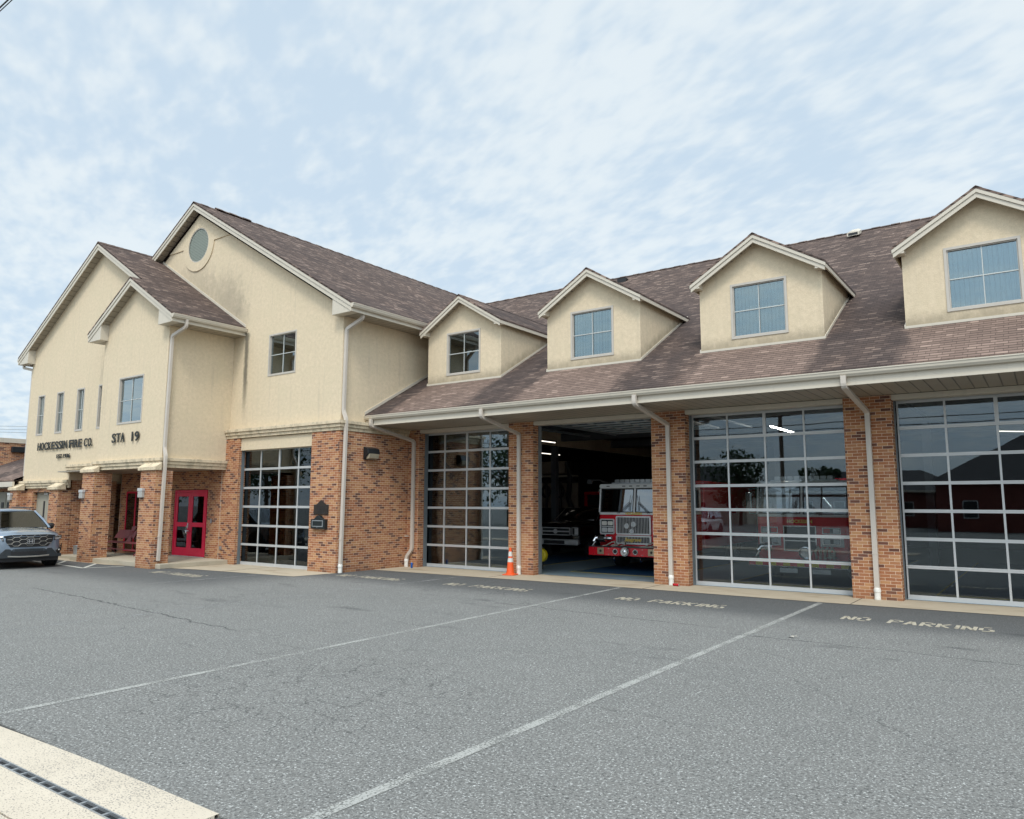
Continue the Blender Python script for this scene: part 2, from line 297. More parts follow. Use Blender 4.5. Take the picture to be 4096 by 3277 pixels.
def asphalt_mat():
    mt, t, p = mat('asphalt'); ob = t.nodes.new('ShaderNodeTexCoord').outputs['Object']
    sp = t.nodes.new('ShaderNodeSeparateXYZ'); t.links.new(ob, sp.inputs[0])
    big = noise(t, ob, .22, 5, .6); mid = noise(t, ob, 1.4, 5, .65)
    c = mixc(t, big, (.146, .144, .134), (.192, .189, .176)); c = mixc(t, math_(t, 'MULTIPLY', sstep(t, mid, .4, .75), .3), c, (.122, .124, .118))
    # aggregate
    v = t.nodes.new('ShaderNodeTexVoronoi'); t.links.new(ob, v.inputs['Vector']); v.inputs['Scale'].default_value = 95
    agr = ramp(t, v.outputs['Color'], [(0, .0), (.55, .10), (.72, .35), (.9, 1.0), (1, 1.0)])
    g2 = noise(t, ob, 42, 2, .6)
    ag = math_(t, 'MULTIPLY', agr, sstep(t, g2, .38, .62))
    c = mixc(t, math_(t, 'MULTIPLY', ag, .95), c, (.62, .63, .60))
    dk = noise(t, mapping(t, ob, (1, 1, 1), (9, 3, 1)), 38, 3, .6)
    c = mixc(t, math_(t, 'MULTIPLY', sstep(t, dk, .48, .70), .75), c, (.03, .031, .031))
    # newer darker strip near the building
    wv = math_(t, 'MULTIPLY', math_(t, 'SUBTRACT', noise(t, ob, 1.2, 3), .5), .5)
    yy = math_(t, 'ADD', sp.outputs[1], wv)
    near = sstep(t, yy, -4.7, -3.0)
    nearw = math_(t, 'MULTIPLY', sstep(t, yy, -8.6, -6.6), math_(t, 'SUBTRACT', 1, sstep(t, sp.outputs[0], -18.5, -15.5)))
    nr = math_(t, 'MAXIMUM', near, nearw)
    c = mixc(t, math_(t, 'MULTIPLY', nr, .60), c, (.043, .046, .050))
    # patches of oil / damp
    oil = noise(t, mapping(t, ob, (.55, 1.6, 1), (2, 5, 0)), .8, 4, .6)
    om = math_(t, 'MULTIPLY', sstep(t, oil, .60, .72), sstep(t, sp.outputs[1], -10.5, -6.5))
    c = mixc(t, math_(t, 'MULTIPLY', om, .5), c, (.035, .037, .04))
    en = math_(t, 'MULTIPLY', math_(t, 'SUBTRACT', noise(t, ob, 9, 4, .7), .5), .09)
    ed = math_(t, 'ABSOLUTE', math_(t, 'ADD', math_(t, 'ADD', sp.outputs[1], 14.575), en))
    ed = math_(t, 'MULTIPLY', math_(t, 'SUBTRACT', 1, sstep(t, ed, .0, .035)), math_(t, 'SUBTRACT', 1, sstep(t, sp.outputs[0], -4.5, -4.2)))
    c = mixc(t, math_(t, 'MULTIPLY', ed, .85), c, (.03, .028, .025))
    # cracks: crazed areas + long wandering ones
    dv = t.nodes.new('ShaderNodeVectorMath'); dv.operation = 'ADD'; t.links.new(ob, dv.inputs[0])
    nn = t.nodes.new('ShaderNodeTexNoise'); nn.inputs['Scale'].default_value = 2.2; nn.inputs['Detail'].default_value = 4; t.links.new(ob, nn.inputs['Vector'])
    sc = t.nodes.new('ShaderNodeVectorMath'); sc.operation = 'SCALE'; sc.inputs[3].default_value = .55; t.links.new(nn.outputs['Color'], sc.inputs[0]); t.links.new(sc.outputs[0], dv.inputs[1])
    def crack(scale, w, vec=None, sx=1.0):
        q = t.nodes.new('ShaderNodeTexVoronoi'); q.feature = 'DISTANCE_TO_EDGE'; q.inputs['Scale'].default_value = scale
        t.links.new(mapping(t, dv.outputs[0], (sx, 1, 1)), q.inputs['Vector'])
        return math_(t, 'SUBTRACT', 1, sstep(t, q.outputs['Distance'], 0, w))
    def blob(cx_, cy_, rx_, ry_):
        dx = math_(t, 'DIVIDE', math_(t, 'SUBTRACT', sp.outputs[0], cx_), rx_); dy = math_(t, 'DIVIDE', math_(t, 'SUBTRACT', sp.outputs[1], cy_), ry_)
        d_ = math_(t, 'ADD', math_(t, 'ADD', math_(t, 'MULTIPLY', dx, dx), math_(t, 'MULTIPLY', dy, dy)), math_(t, 'MULTIPLY', math_(t, 'SUBTRACT', mid, .5), 2.0))
        return math_(t, 'SUBTRACT', 1, sstep(t, d_, .4, 1.2))
    def seam(x0, y0, x1, y1, w):
        L = math.hypot(x1-x0, y1-y0); nx, ny = -(y1-y0)/L, (x1-x0)/L
        q = math_(t, 'ADD', math_(t, 'MULTIPLY', math_(t, 'SUBTRACT', sp.outputs[0], x0), nx), math_(t, 'MULTIPLY', math_(t, 'SUBTRACT', sp.outputs[1], y0), ny))
        q = math_(t, 'ADD', q, math_(t, 'MULTIPLY', math_(t, 'SUBTRACT', mid, .5), .45))
        al = math_(t, 'ADD', math_(t, 'MULTIPLY', math_(t, 'SUBTRACT', sp.outputs[0], x0), (x1-x0)/L), math_(t, 'MULTIPLY', math_(t, 'SUBTRACT', sp.outputs[1], y0), (y1-y0)/L))
        inside = math_(t, 'MULTIPLY', sstep(t, al, -.5, .5), math_(t, 'SUBTRACT', 1, sstep(t, al, L-.5, L+.5)))
        return math_(t, 'MULTIPLY', math_(t, 'SUBTRACT', 1, sstep(t, math_(t, 'ABSOLUTE', q), 0, w)), inside)
    reg = sstep(t, noise(t, mapping(t, ob, (1, 1, 1), (5.2, 7.7, 0)), .30, 3), .47, .60)
    reg2 = sstep(t, noise(t, ob, .6, 3), .38, .62)
    cr1 = math_(t, 'MULTIPLY', crack(3.0, .035), math_(t, 'MAXIMUM', blob(-6.6, -12.0, 2.2, 1.9), math_(t, 'MULTIPLY', reg, .35))); cr2 = math_(t, 'MULTIPLY', crack(.36, .006, sx=.45), reg2)
    sm = math_(t, 'MAXIMUM', seam(-19.5, -9.6, -10.6, -10.3, .035), math_(t, 'MAXIMUM', seam(-4.2, -5.9, 2.5, -6.0, .03), seam(-9.3, -5.2, -4.6, -5.5, .03)))
    crk = math_(t, 'MULTIPLY', math_(t, 'MAXIMUM', math_(t, 'MAXIMUM', math_(t, 'MULTIPLY', cr1, .6), sm), math_(t, 'MULTIPLY', cr2, .45)), math_(t, 'ADD', .25, dk))
    c = mixc(t, math_(t, 'MULTIPLY', crk, 1.0, clamp=True), c, (.016, .018, .019))
    setin(t, p.inputs['Base Color'], c); p.inputs['Roughness'].default_value = .88; p.inputs['Specular IOR Level'].default_value = .3
    bump(t, p, math_(t, 'SUBTRACT', math_(t, 'ADD', agr, g2), math_(t, 'MULTIPLY', crk, 2)), .55, .006)
    return mt
M['asphalt'] = asphalt_mat()
def paint_mat(name, col, wear=.5):
    mt, t, p = mat(name); t.nodes.clear(); ob = t.nodes.new('ShaderNodeTexCoord').outputs['Object']
    o = t.nodes.new('ShaderNodeOutputMaterial'); d = t.nodes.new('ShaderNodeBsdfPrincipled'); tr = t.nodes.new('ShaderNodeBsdfTransparent'); mx = t.nodes.new('ShaderNodeMixShader')
    f = noise(t, ob, 55, 3, .6); g = noise(t, ob, 2.0, 4, .6)
    th = math_(t, 'ADD', math_(t, 'MULTIPLY', f, .65), math_(t, 'MULTIPLY', g, .35))
    msk = sstep(t, th, wear-.09, wear+.07)
    setin(t, d.inputs['Base Color'], mixc(t, f, tuple(x*.8 for x in col), col)); d.inputs['Roughness'].default_value = .8
    t.links.new(msk, mx.inputs[0]); t.links.new(tr.outputs[0], mx.inputs[1]); t.links.new(d.outputs[0], mx.inputs[2]); t.links.new(mx.outputs[0], o.inputs[0]); return mt
M['line'] = paint_mat('worn_line_paint', (.40, .40, .37), .475); M['line_faint'] = paint_mat('faint_line_paint', (.30, .30, .29), .50)
M['line_new'] = paint_mat('line_paint_fresh', (.58, .57, .50), .34); M['stencil'] = paint_mat('stencil_yellow_paint', (.50, .45, .345), .42)
def glass_mat(name, tint, refl=1.0, rough=.0, ior=1.5, gcol=(.9, .95, 1)):
    mt, t, p = mat(name); t.nodes.clear(); o = t.nodes.new('ShaderNodeOutputMaterial')
    tr = t.nodes.new('ShaderNodeBsdfTransparent'); tr.inputs[0].default_value = (*tint, 1)
    gl_ = t.nodes.new('ShaderNodeBsdfGlossy'); gl_.inputs['Roughness'].default_value = rough; gl_.inputs['Color'].default_value = (*gcol, 1)
    fr = t.nodes.new('ShaderNodeFresnel'); fr.inputs[0].default_value = ior
    ob = t.nodes.new('ShaderNodeTexCoord').outputs['Object']
    bn = t.nodes.new('ShaderNodeBump'); bn.inputs['Strength'].default_value = .022; bn.inputs['Distance'].default_value = .02
    t.links.new(noise(t, mapping(t, ob, (1, 1, 1.6)), 1.1, 1), bn.inputs['Height']); t.links.new(bn.outputs[0], gl_.inputs['Normal'])
    fac = math_(t, 'MULTIPLY', fr.outputs[0], refl, clamp=True)
    mx = t.nodes.new('ShaderNodeMixShader'); t.links.new(fac, mx.inputs[0]); t.links.new(tr.outputs[0], mx.inputs[1]); t.links.new(gl_.outputs[0], mx.inputs[2]); t.links.new(mx.outputs[0], o.inputs[0]); return mt
M['glass'] = glass_mat('tinted_door_glass', (.84, .86, .86), 1.75, gcol=(.82, .93, 1.0))
M['doorglass'] = glass_mat('entrance_door_glass', (.35, .42, .38), 1.0)
M['winglass'] = glass_mat('window_glass', (.70, .78, .79), 4.6, gcol=(.80, .92, .96))
M['roundglass'] = glass_mat('round_window_glass', (.85, .86, .82), .04)
M['carglass'] = glass_mat('car_glass', (.30, .33, .31), 1.8)
M['truckglass'] = glass_mat('truck_glass', (.25, .33, .32), 4.5)
def blind_mat(name, axis, step, col):
    mt, t, p = mat(name); ob = t.nodes.new('ShaderNodeTexCoord').outputs['Object']; sp = t.nodes.new('ShaderNodeSeparateXYZ'); t.links.new(ob, sp.inputs[0])
    fr = math_(t, 'FRACT', math_(t, 'DIVIDE', sp.outputs[axis], step)); e = sstep(t, fr, .0, .25)
    setin(t, p.inputs['Base Color'], mixc(t, e, tuple(x*.35 for x in col), col)); p.inputs['Roughness'].default_value = .7
    bump(t, p, e, .6, .02); return mt
M['vblind'] = blind_mat('vertical_blind', 0, .09, (.78, .84, .84)); M['hblind'] = blind_mat('horizontal_blind', 2, .06, (.33, .36, .33))
def emis(name, col, s):
    mt, t, p = mat(name); p.inputs['Base Color'].default_value = (*col, 1); p.inputs['Emission Color'].default_value = (*col, 1); p.inputs['Emission Strength'].default_value = s; return mt
M['tube_dim'] = emis('dim_lit_tube', (1, .93, .8), 1.8); M['tube'] = emis('lit_tube', (1, .95, .85), 60.0)

# ------------------------------------------------------------------ mesh builder
COL = scene.collection
class MB:
    def __init__(s): s.v = []; s.f = []; s.m = []
    def poly(s, pts, m=0):
        i = len(s.v); s.v += [tuple(p) for p in pts]; s.f.append(tuple(range(i, i+len(pts)))); s.m.append(m); return s
    def box(s, x0, x1, y0, y1, z0, z1, m=0):
        if x0 > x1: x0, x1 = x1, x0
        if y0 > y1: y0, y1 = y1, y0
        if z0 > z1: z0, z1 = z1, z0
        i = len(s.v); s.v += [(x0, y0, z0), (x1, y0, z0), (x1, y1, z0), (x0, y1, z0), (x0, y0, z1), (x1, y0, z1), (x1, y1, z1), (x0, y1, z1)]
        for q in ((0, 3, 2, 1), (4, 5, 6, 7), (0, 1, 5, 4), (1, 2, 6, 5), (2, 3, 7, 6), (3, 0, 4, 7)): s.f.append(tuple(i+k for k in q)); s.m.append(m)
        return s
    def extrude(s, pts, d, m=0):                    # closed polygon pts pushed along vector d
        n = len(pts); i = len(s.v); d = Vector(d); pts = [Vector(p) for p in pts]
        nn = Vector((0, 0, 0))
        for k in range(n): nn += pts[k].cross(pts[(k+1) % n])
        if nn.dot(d) > 0: pts = pts[::-1]
        s.v += [tuple(p) for p in pts]+[tuple(p+d) for p in pts]
        s.f.append(tuple(i+k for k in range(n))); s.m.append(m); s.f.append(tuple(i+n+k for k in reversed(range(n)))); s.m.append(m)
        for k in range(n): s.f.append((i+(k+1) % n, i+k, i+n+k, i+n+(k+1) % n)); s.m.append(m)
        return s
    def sweep(s, path, sec, m=0, caps=True, upv=(0, 0, 1)):     # sec: closed list of 2D offsets
        path = [Vector(p) for p in path]; rings = []
        for k, p in enumerate(path):
            a = (path[k]-path[k-1]).normalized() if k else (path[1]-path[0]).normalized()
            b = (path[k+1]-path[k]).normalized() if k < len(path)-1 else a
            d = (a+b).normalized(); u = Vector(upv)
            if abs(d.dot(u)) > .98: u = Vector((0, 1, 0))
            x = d.cross(u).normalized(); y = x.cross(d).normalized(); sc = 1/max(.5, d.dot(a))
            i = len(s.v); s.v += [tuple(p+x*q[0]*1+y*q[1]*(sc if len(path) > 2 else 1)) for q in sec]; rings.append(i)
        n = len(sec)
        for a, b in zip(rings, rings[1:]):
            for k in range(n): s.f.append((a+k, a+(k+1) % n, b+(k+1) % n, b+k)); s.m.append(m)
        if caps:
            s.f.append(tuple(rings[0]+k for k in reversed(range(n)))); s.m.append(m); s.f.append(tuple(rings[-1]+k for k in range(n))); s.m.append(m)
        return s
    def tube(s, path, r, n=10, m=0): return s.sweep(path, [(r*math.cos(2*math.pi*k/n), r*math.sin(2*math.pi*k/n)) for k in range(n)], m)
    def lathe(s, prof, c=(0, 0, 0), ax='z', n=20, m=0, a0=0):
        c = Vector(c); rings = []
        for r, h in prof:
            i = len(s.v); rings.append(i)
            for k in range(n):
                a = 2*math.pi*k/n+a0; x, y = r*math.cos(a), r*math.sin(a)
                q = {'z': (x, y, h), 'y': (x, h, -y), 'x': (h, x, y)}[ax]
                s.v.append(tuple(c+Vector(q)))
        for a, b in zip(rings, rings[1:]):
            for k in range(n): s.f.append((a+k, a+(k+1) % n, b+(k+1) % n, b+k)); s.m.append(m)
        s.f.append(tuple(rings[0]+k for k in reversed(range(n)))); s.m.append(m); s.f.append(tuple(rings[-1]+k for k in range(n))); s.m.append(m)
        return s
    def build(s, name, mats, parent=None, smooth=False, bevel=0, subd=0, solid=0, loc=None, label=None):
        if not isinstance(mats, (list, tuple)): mats = [mats]
        me = bpy.data.meshes.new(name); me.from_pydata(s.v, [], s.f); 
        for q in mats: me.materials.append(M[q] if isinstance(q, str) else q)
        for pl, mi in zip(me.polygons, s.m): pl.material_index = mi; pl.use_smooth = smooth
        uvl = me.uv_layers.new(name='UVMap')
        for pl in me.polygons:
            n = pl.normal; Z = Vector((0, 0, 1))
            if abs(n.z) > .985: ua, va = Vector((1, 0, 0)), Vector((0, 1, 0))
            else: ua = Z.cross(n).normalized(); va = n.cross(ua).normalized()
            if abs(n.z) < .3: va = Z
            for li in pl.loop_indices:
                co = me.vertices[me.loops[li].vertex_index].co; uvl.data[li].uv = (co.dot(ua), co.dot(va))
        o = bpy.data.objects.new(name, me); COL.objects.link(o)
        if parent: o.parent = parent
        if loc: o.location = loc
        if label: o['label'] = label
        if smooth and not subd:
            me.set_sharp_from_angle(angle=R(38))
        if bevel:
            b = o.modifiers.new('bevel', 'BEVEL'); b.width = bevel; b.segments = 2; b.limit_method = 'ANGLE'; b.angle_limit = R(40)
        if subd:
            b = o.modifiers.new('subd', 'SUBSURF'); b.levels = subd; b.render_levels = subd
        return o
def empty(name, loc=(0, 0, 0), rz=0, label=None, cat=None, group=None, parent=None):
    o = bpy.data.objects.new(name, None); COL.objects.link(o); o.location = loc; o.rotation_euler = (0, 0, rz); o.empty_display_size = .2
    if parent: o.parent = parent
    tag(o, label, cat, group); return o
def tag(o, label=None, cat=None, group=None, kind=None):
    if label: o['label'] = label
    if cat: o['category'] = cat
    if group: o['group'] = group
    if kind: o['kind'] = kind
    return o
def copy_tree(o, parent=None):
    c = o.copy(); COL.objects.link(c)
    if parent: c.parent = parent
    for ch in [x for x in bpy.data.objects if x.parent == o]: copy_tree(ch, c)
    return c
def text_obj(name, body, size, depth, material, parent=None, loc=(0, 0, 0), rot=(math.pi/2, 0, 0), sx=1.0, bold=.0, spacing=1.0, align='LEFT', shear=0.0):
    cu = bpy.data.curves.new(name, 'FONT'); cu.body = body; cu.size = size; cu.extrude = depth/2; cu.offset = bold; cu.space_character = spacing; cu.align_x = align; cu.shear = shear
    cu.resolution_u = 4
    tmp = bpy.data.objects.new('tmp', cu); COL.objects.link(tmp)
    dg = bpy.context.evaluated_depsgraph_get(); me = bpy.data.meshes.new_from_object(tmp.evaluated_get(dg)); bpy.data.objects.remove(tmp)
    me.name = name; me.materials.clear(); me.materials.append(M[material])
    o = bpy.data.objects.new(name, me); COL.objects.link(o); o.location = loc; o.rotation_euler = rot; o.scale = (sx, 1, 1)
    if parent: o.parent = parent
    return o

# ------------------------------------------------------------------ ground
g = MB(); g.poly([(-400, -300, 0), (400, -300, 0), (400, -15.6, 0), (-400, -15.6, 0)]); g.poly([(-400, -15.6, 0), (-60, -15.6, 0), (-60, 300, 0), (-400, 300, 0)])
g.poly([(-60, -15.6, 0), (400, -15.6, 0), (400, 300, 0), (-60, 300, 0)])
tag(g.build('asphalt_lot', 'asphalt'), kind='structure')
# trench drain slab (two strips with a slot between)
s = MB()
def strip(y0, y1, x0, x1, n=60, j=.012):
    xs = [x0+(x1-x0)*k/n for k in range(n+1)]
    top = [(x, y1+(random.uniform(-j, j) if y1 > -14.8 else 0)+(.03*math.sin(x*.9) if y1 > -14.8 else 0), .022) for x in xs]; bot = [(x, y0, .022) for x in xs]
    for k in range(n):
        s.poly([bot[k], bot[k+1], top[k+1], top[k]])
        a, b = top[k], top[k+1]; s.poly([(a[0], a[1], -.05), a, b, (b[0], b[1], -.05)])
        a, b = bot[k], bot[k+1]; s.poly([(b[0], b[1], -.1), b, a, (a[0], a[1], -.1)])
    s.poly([(x1, y0, -.1), (x1, y1, -.1), (x1, y1, .022), (x1, y0, .022)])
strip(-14.96, -14.60, -60, -4.47); strip(-15.38, -15.03, -60, -4.45); strip(-16.2, -15.395, -60, -4.44)
tag(s.build('drain_slab', 'drainconc'), kind='structure')
d = MB(); d.box(-60, -4.47, -14.96, -15.03, .001, .004, 1)
for k in range(360):
    x = -4.6-k*.153
    d.box(x-.018, x+.004, -14.958, -15.032, .004, .018)
d.box(-60, -4.5, -14.968, -14.958, .005, .026); d.box(-60, -4.5, -15.032, -15.022, .005, .026)
tag(d.build('drain_grate', ['galv', 'black']), 'narrow galvanised trench drain grate set in the pale concrete strip', 'drain')
# apron along the garage doors, wing apron, porch slab
a = MB()
a.poly([(-16.8, .6, .008), (-16.8, -1.45, .008), (-15.2, -1.42, .008), (-8.8, -1.16, .008), (-3.9, -1.18, .008), (0, -1.02, .008), (9, -1.0, .008), (9, .6, .008)])
a.poly([(-22.6, -2.6, .008), (-22.6, -4.95, .008), (-20.9, -4.62, .008), (-16.95, -4.25, .008), (-16.78, -2.88, .008), (-16.78, -2.6, .008)])
a.poly([(-34.5, -2.9, .006), (-34.5, -5.45, .006), (-25, -5.4, .006), (-22.6, -4.95, .006), (-22.6, -2.9, .006)])
tag(a.build('concrete_apron', 'concrete'), kind='structure')
j = MB()
for x in (-3.42, -8.0, -12.6): j.box(x-.008, x+.008, -1.15, .4, .009, .0115)
j.box(-19.9, -19.88, -4.5, -2.9, .009, .0115)
tag(j.build('apron_joint', 'black'), kind='structure')
b = MB(); b.box(-27.9, -22.05, -5.22, -2.9, .0, .15); b.box(-34.5, -27.9, -4.9, -2.9, 0, .10)
tag(b.build('porch_slab', 'slab', bevel=.015), kind='structure')
# markings
l = MB()
def line(p0, p1, w, z=.004):
    p0, p1 = Vector((*p0, z)), Vector((*p1, z)); d_ = (p1-p0).normalized(); n_ = Vector((-d_.y, d_.x, 0))*w/2; return [p0-n_, p1-n_, p1+n_, p0+n_]
l.poly(line((-3.97, -17.0), (-3.97, -1.25), .105)); l.poly(line((-8.22, -16.0), (-8.55, -1.25), .095))
tag(l.build('bay_line', 'line'), kind='structure')
l = MB(); l.poly(line((-13.45, -12.5), (-13.32, -1.35), .09)); l.poly(line((-18.45, -9.0), (-18.15, -4.45), .09))
tag(l.build('faded_bay_line', 'line_faint'), kind='structure')
l = MB()
for q in (((-28.6, -6.1), (-26.5, -6.22)), ((-26.5, -6.22), (-24.2, -6.42)), ((-24.25, -6.42), (-23.9, -5.35)), ((-26.5, -6.2), (-28.75, -4.75)), ((-24.3, -6.38), (-25.75, -5.3)), ((-28.7, -6.1), (-29.9, -5.1))): l.poly(line(*q, .10))
tag(l.build('hatched_marking', 'line_new'), kind='structure')
def stencil(x0, x1, y0, h=.42):
    # NO PARKING in broken stencil strokes
    G = {'N': [((0, 0), (0, 1)), ((.12, .92), (.68, .08)), ((.8, 0), (.8, 1))], 'O': [((0, .22), (0, .78)), ((.12, 1), (.68, 1)), ((.8, .78), (.8, .22)), ((.68, 0), (.12, 0))],
         'P': [((0, 0), (0, 1)), ((.14, 1), (.66, 1)), ((.8, .9), (.8, .6)), ((.66, .48), (.14, .48))], 'A': [((0, 0), (.34, .95)), ((.8, 0), (.46, .95)), ((.25, .34), (.55, .34))],
         'R': [((0, 0), (0, 1)), ((.14, 1), (.66, 1)), ((.8, .9), (.8, .6)), ((.66, .48), (.14, .48)), ((.35, .40), (.8, 0))], 'K': [((0, 0), (0, 1)), ((.14, .52), (.8, 1)), ((.26, .46), (.8, 0))],
         'I': [((.4, 0), (.4, 1))], 'G': [((0, .22), (0, .78)), ((.12, 1), (.7, 1)), ((.12, 0), (.66, 0)), ((.8, .05), (.8, .42)), ((.8, .45), (.5, .45))]}
    mb = MB(); txt = 'NO PARKING'; cw = (x1-x0)/10.2; x = x0
    for ch in txt:
        if ch == ' ': x += cw*1.1; continue
        w = cw*.84
        if ch == 'I': x -= cw*.22
        for (a_, b_) in G[ch]:
            mb.poly(line((x+a_[0]*w, y0+a_[1]*h), (x+b_[0]*w, y0+b_[1]*h), .062, .0045))
        x += cw*(.72 if ch == 'I' else 1.04)
    tag(mb.build('no_parking_lettering', 'stencil'), kind='structure')
for q in ((-3.13, -.75, -3.30), (-7.62, -5.18, -3.26), (-12.4, -9.8, -3.28), (-16.25, -13.85, -3.35), (-21.3, -18.8, -5.95)): stencil(*q)

# ------------------------------------------------------------------ fire station
ST = empty('fire_station', label='cream rendered and orange brick fire station with brown shingle roofs and glazed bay doors', cat='building')
SO = 4.35                                     # soffit height of the bays
bays = [(-16.33, -12.777), (-11.914, -8.236), (-7.316, -3.6), (-2.631, 1.06)]
piers = [(-16.95, -16.33), (-12.777, -11.914), (-8.236, -7.316), (-3.6, -2.631), (1.06, 2.0)]
for (x0, x1) in piers:
    MB().box(x0, x1, 0, .27, 0, SO-.003).build('brick_pier', 'brick', ST, bevel=.006)
MB().box(2.0, 5.2, .003, .3, 0, SO-.003).build('brick_wall', 'brick', ST)
for (x0, x1) in bays:
    h = MB(); h.box(x0+.002, x1-.002, .02, .318, 4.235, SO-.004); h.build('door_header', 'trim', ST, bevel=.008)
    jm = MB(); 
    for (ja, jb) in ((x0-.25, x0+.012), (x1-.012, x1+.25)): MB().box(ja, jb, .273, .43, 0, 4.23).build('door_jamb', 'alu_dark', ST)
# upper band wall behind soffit, interior shell
sh = MB()
sh.box(-24.5, 5.2, 22, 22.25, 0, 5.3); sh.box(5.2, 5.45, .3, 22.25, 0, 5.3); sh.box(-24.7, -24.5, 3.0, 22.25, 0, 5.3)
sh.box(-24.5, -16.96, .62, .80, 0, 5.3)
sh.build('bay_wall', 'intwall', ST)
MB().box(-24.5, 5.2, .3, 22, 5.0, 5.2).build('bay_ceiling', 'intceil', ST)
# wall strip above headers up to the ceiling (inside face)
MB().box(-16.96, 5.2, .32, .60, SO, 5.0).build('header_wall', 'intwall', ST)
fl = MB(); fl.poly([(-24.5, .35, .014), (5.2, .35, .014), (5.2, 22, .014), (-24.5, 22, .014)]); tag(fl.build('bay_floor', 'epoxy'), kind='structure')
fm = MB()
for c in (-10.25, -5.4, -14.9, -.8): fm.box(c-1.35, c+1.35, 1.62, 13, .0145, .022)
tag(fm.build('floor_mat', 'matblue'), kind='structure')
yl = MB()
for c in (-10.25, -5.4, -14.9, -.8): yl.box(c-1.40, c+1.40, 1.56, 1.61, .015, .019); yl.box(c-1.40, c-1.36, 1.61, 13, .015, .019); yl.box(c+1.36, c+1.40, 1.61, 13, .015, .019)
tag(yl.build('floor_line', 'yellow'), kind='structure')
bm_ = MB()
for y in (5, 9.5, 14): bm_.box(-24.4, 5.1, y, y+.22, 4.66, 4.98)
for x in (-17.3, -12.4, -7.8, -3.1): bm_.box(x-.12, x+.12, 9.5, 9.74, 0, 4.66)
bm_.build('steel_beam', 'steel', ST)
# main roof (front slope seen, back slope for depth)
RS = .56; RY, RZ = -1.86, 4.68; RG = 11.1; RGZ = RZ+RS*(RG-RY); XR = 5.6
def rz(y): return RZ+RS*(y-RY)
WS = .592; WXr = -16.25; WZ = 7.90; WAX = -24.975; WAZ = WZ+WS*(WXr-WAX)
roof = MB()
th = .12
vx = WXr-(RGZ-WZ)/WS; vy = RY+(WZ-RZ)/RS
pts = [(XR, RY, RZ), (XR, RG, RGZ), (vx, RG, RGZ), (WXr, vy, WZ), (-16.89, vy-.05, rz(vy-.05)), (-16.89, RY, RZ)]
roof.poly(pts); roof.poly([(p[0], p[1], p[2]-th) for p in reversed(pts)])
roof.poly([(-16.89, RY, RZ-th), (XR, RY, RZ-th), (XR, RY, RZ), (-16.89, RY, RZ)])
roof.poly([(XR, RY, RZ-th), (XR, RG, RGZ-th), (XR, RG, RGZ), (XR, RY, RZ)])
bp_ = [(XR, RG, RGZ), (XR, 24, RZ), (-16.9, 24, RZ), (vx, RG, RGZ)]; roof.poly(bp_)
roof.build('roof', 'shingle', ST)
rc = MB(); n = 90
for k in range(n):
    x0 = XR-(XR-vx)*k/n; x1 = XR-(XR-vx)*(k+1)/n+.02; dz = .012*(k % 2)
    rc.extrude([(x0, RG-.14, RGZ-.055+dz), (x0, RG, RGZ+.028+dz), (x0, RG+.14, RGZ-.055+dz)], (x1-x0, 0, 0))
rc.build('ridge_cap', 'shingle', ST)
# right gable end wall to close the volume
MB().extrude([(5.2, .3, SO), (5.2, RG, RGZ-.2), (5.2, 22, SO)], (.2, 0, 0)).build('gable_wall', 'stucco', ST)
# soffit + fascia + gutter
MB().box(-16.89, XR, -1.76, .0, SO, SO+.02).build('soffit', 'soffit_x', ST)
GUT = [(0, 0), (0, .125), (-.016, .125), (-.016, .11), (-.012, .05), (.0, .0)]
def gutter(name, p0, p1, outward, parent=ST, w=.12, h=.125, fas=.26):
    # K-style trough lying in front of its fascia board; p at the fascia face, top edge
    p0, p1 = Vector(p0), Vector(p1); o = Vector(outward); z = Vector((0, 0, 1)); mb = MB(); d_ = p1-p0
    mb.extrude([p0+o*.003, p0+o*w, p0+o*w-z*.022, p0+o*(w-.012)-z*.03, p0+o*(w-.018)-z*.075, p0+o*(w-.05)-z*h, p0+o*.003-z*h], d_)
    mb.build(name, 'trim', parent)
    f = MB(); f.extrude([p0, p0-o*.03, p0-o*.03-z*fas, p0-z*fas], d_); f.extrude([p0-z*(fas-.035)+o*.002, p0-z*(fas-.035)+o*.022, p0-z*fas+o*.022, p0-z*fas+o*.002], d_); f.build('fascia', 'trim', parent)
gutter('gutter', (-16.96, -1.77, 4.655), (XR, -1.77, 4.655), (0, -1, 0), fas=.30)

# roof vents
for (x, y, s_) in ((-5.03, 10.35, 1.0),):
    v_ = MB(); z = rz(y)
    v_.extrude([(x-.2*s_, y-.2, z-.02), (x-.2*s_, y-.2, z+.10), (x-.1*s_, y-.18, z+.16), (x+.1*s_, y-.18, z+.16), (x+.2*s_, y-.2, z+.10), (x+.2*s_, y-.2, z-.02)], (0, .5, .22), 0)
    v_.box(x-.155*s_, x+.155*s_, y-.206, y-.198, z+.0, z+.09, 1); v_.build('roof_vent', ['trim', 'black'], ST)

v_ = MB(); v_.box(-14.4, -14.0, 10.1, 10.4, rz(10.1)-.05, rz(10.4)+.02); v_.build('roof_vent', 'black', ST)
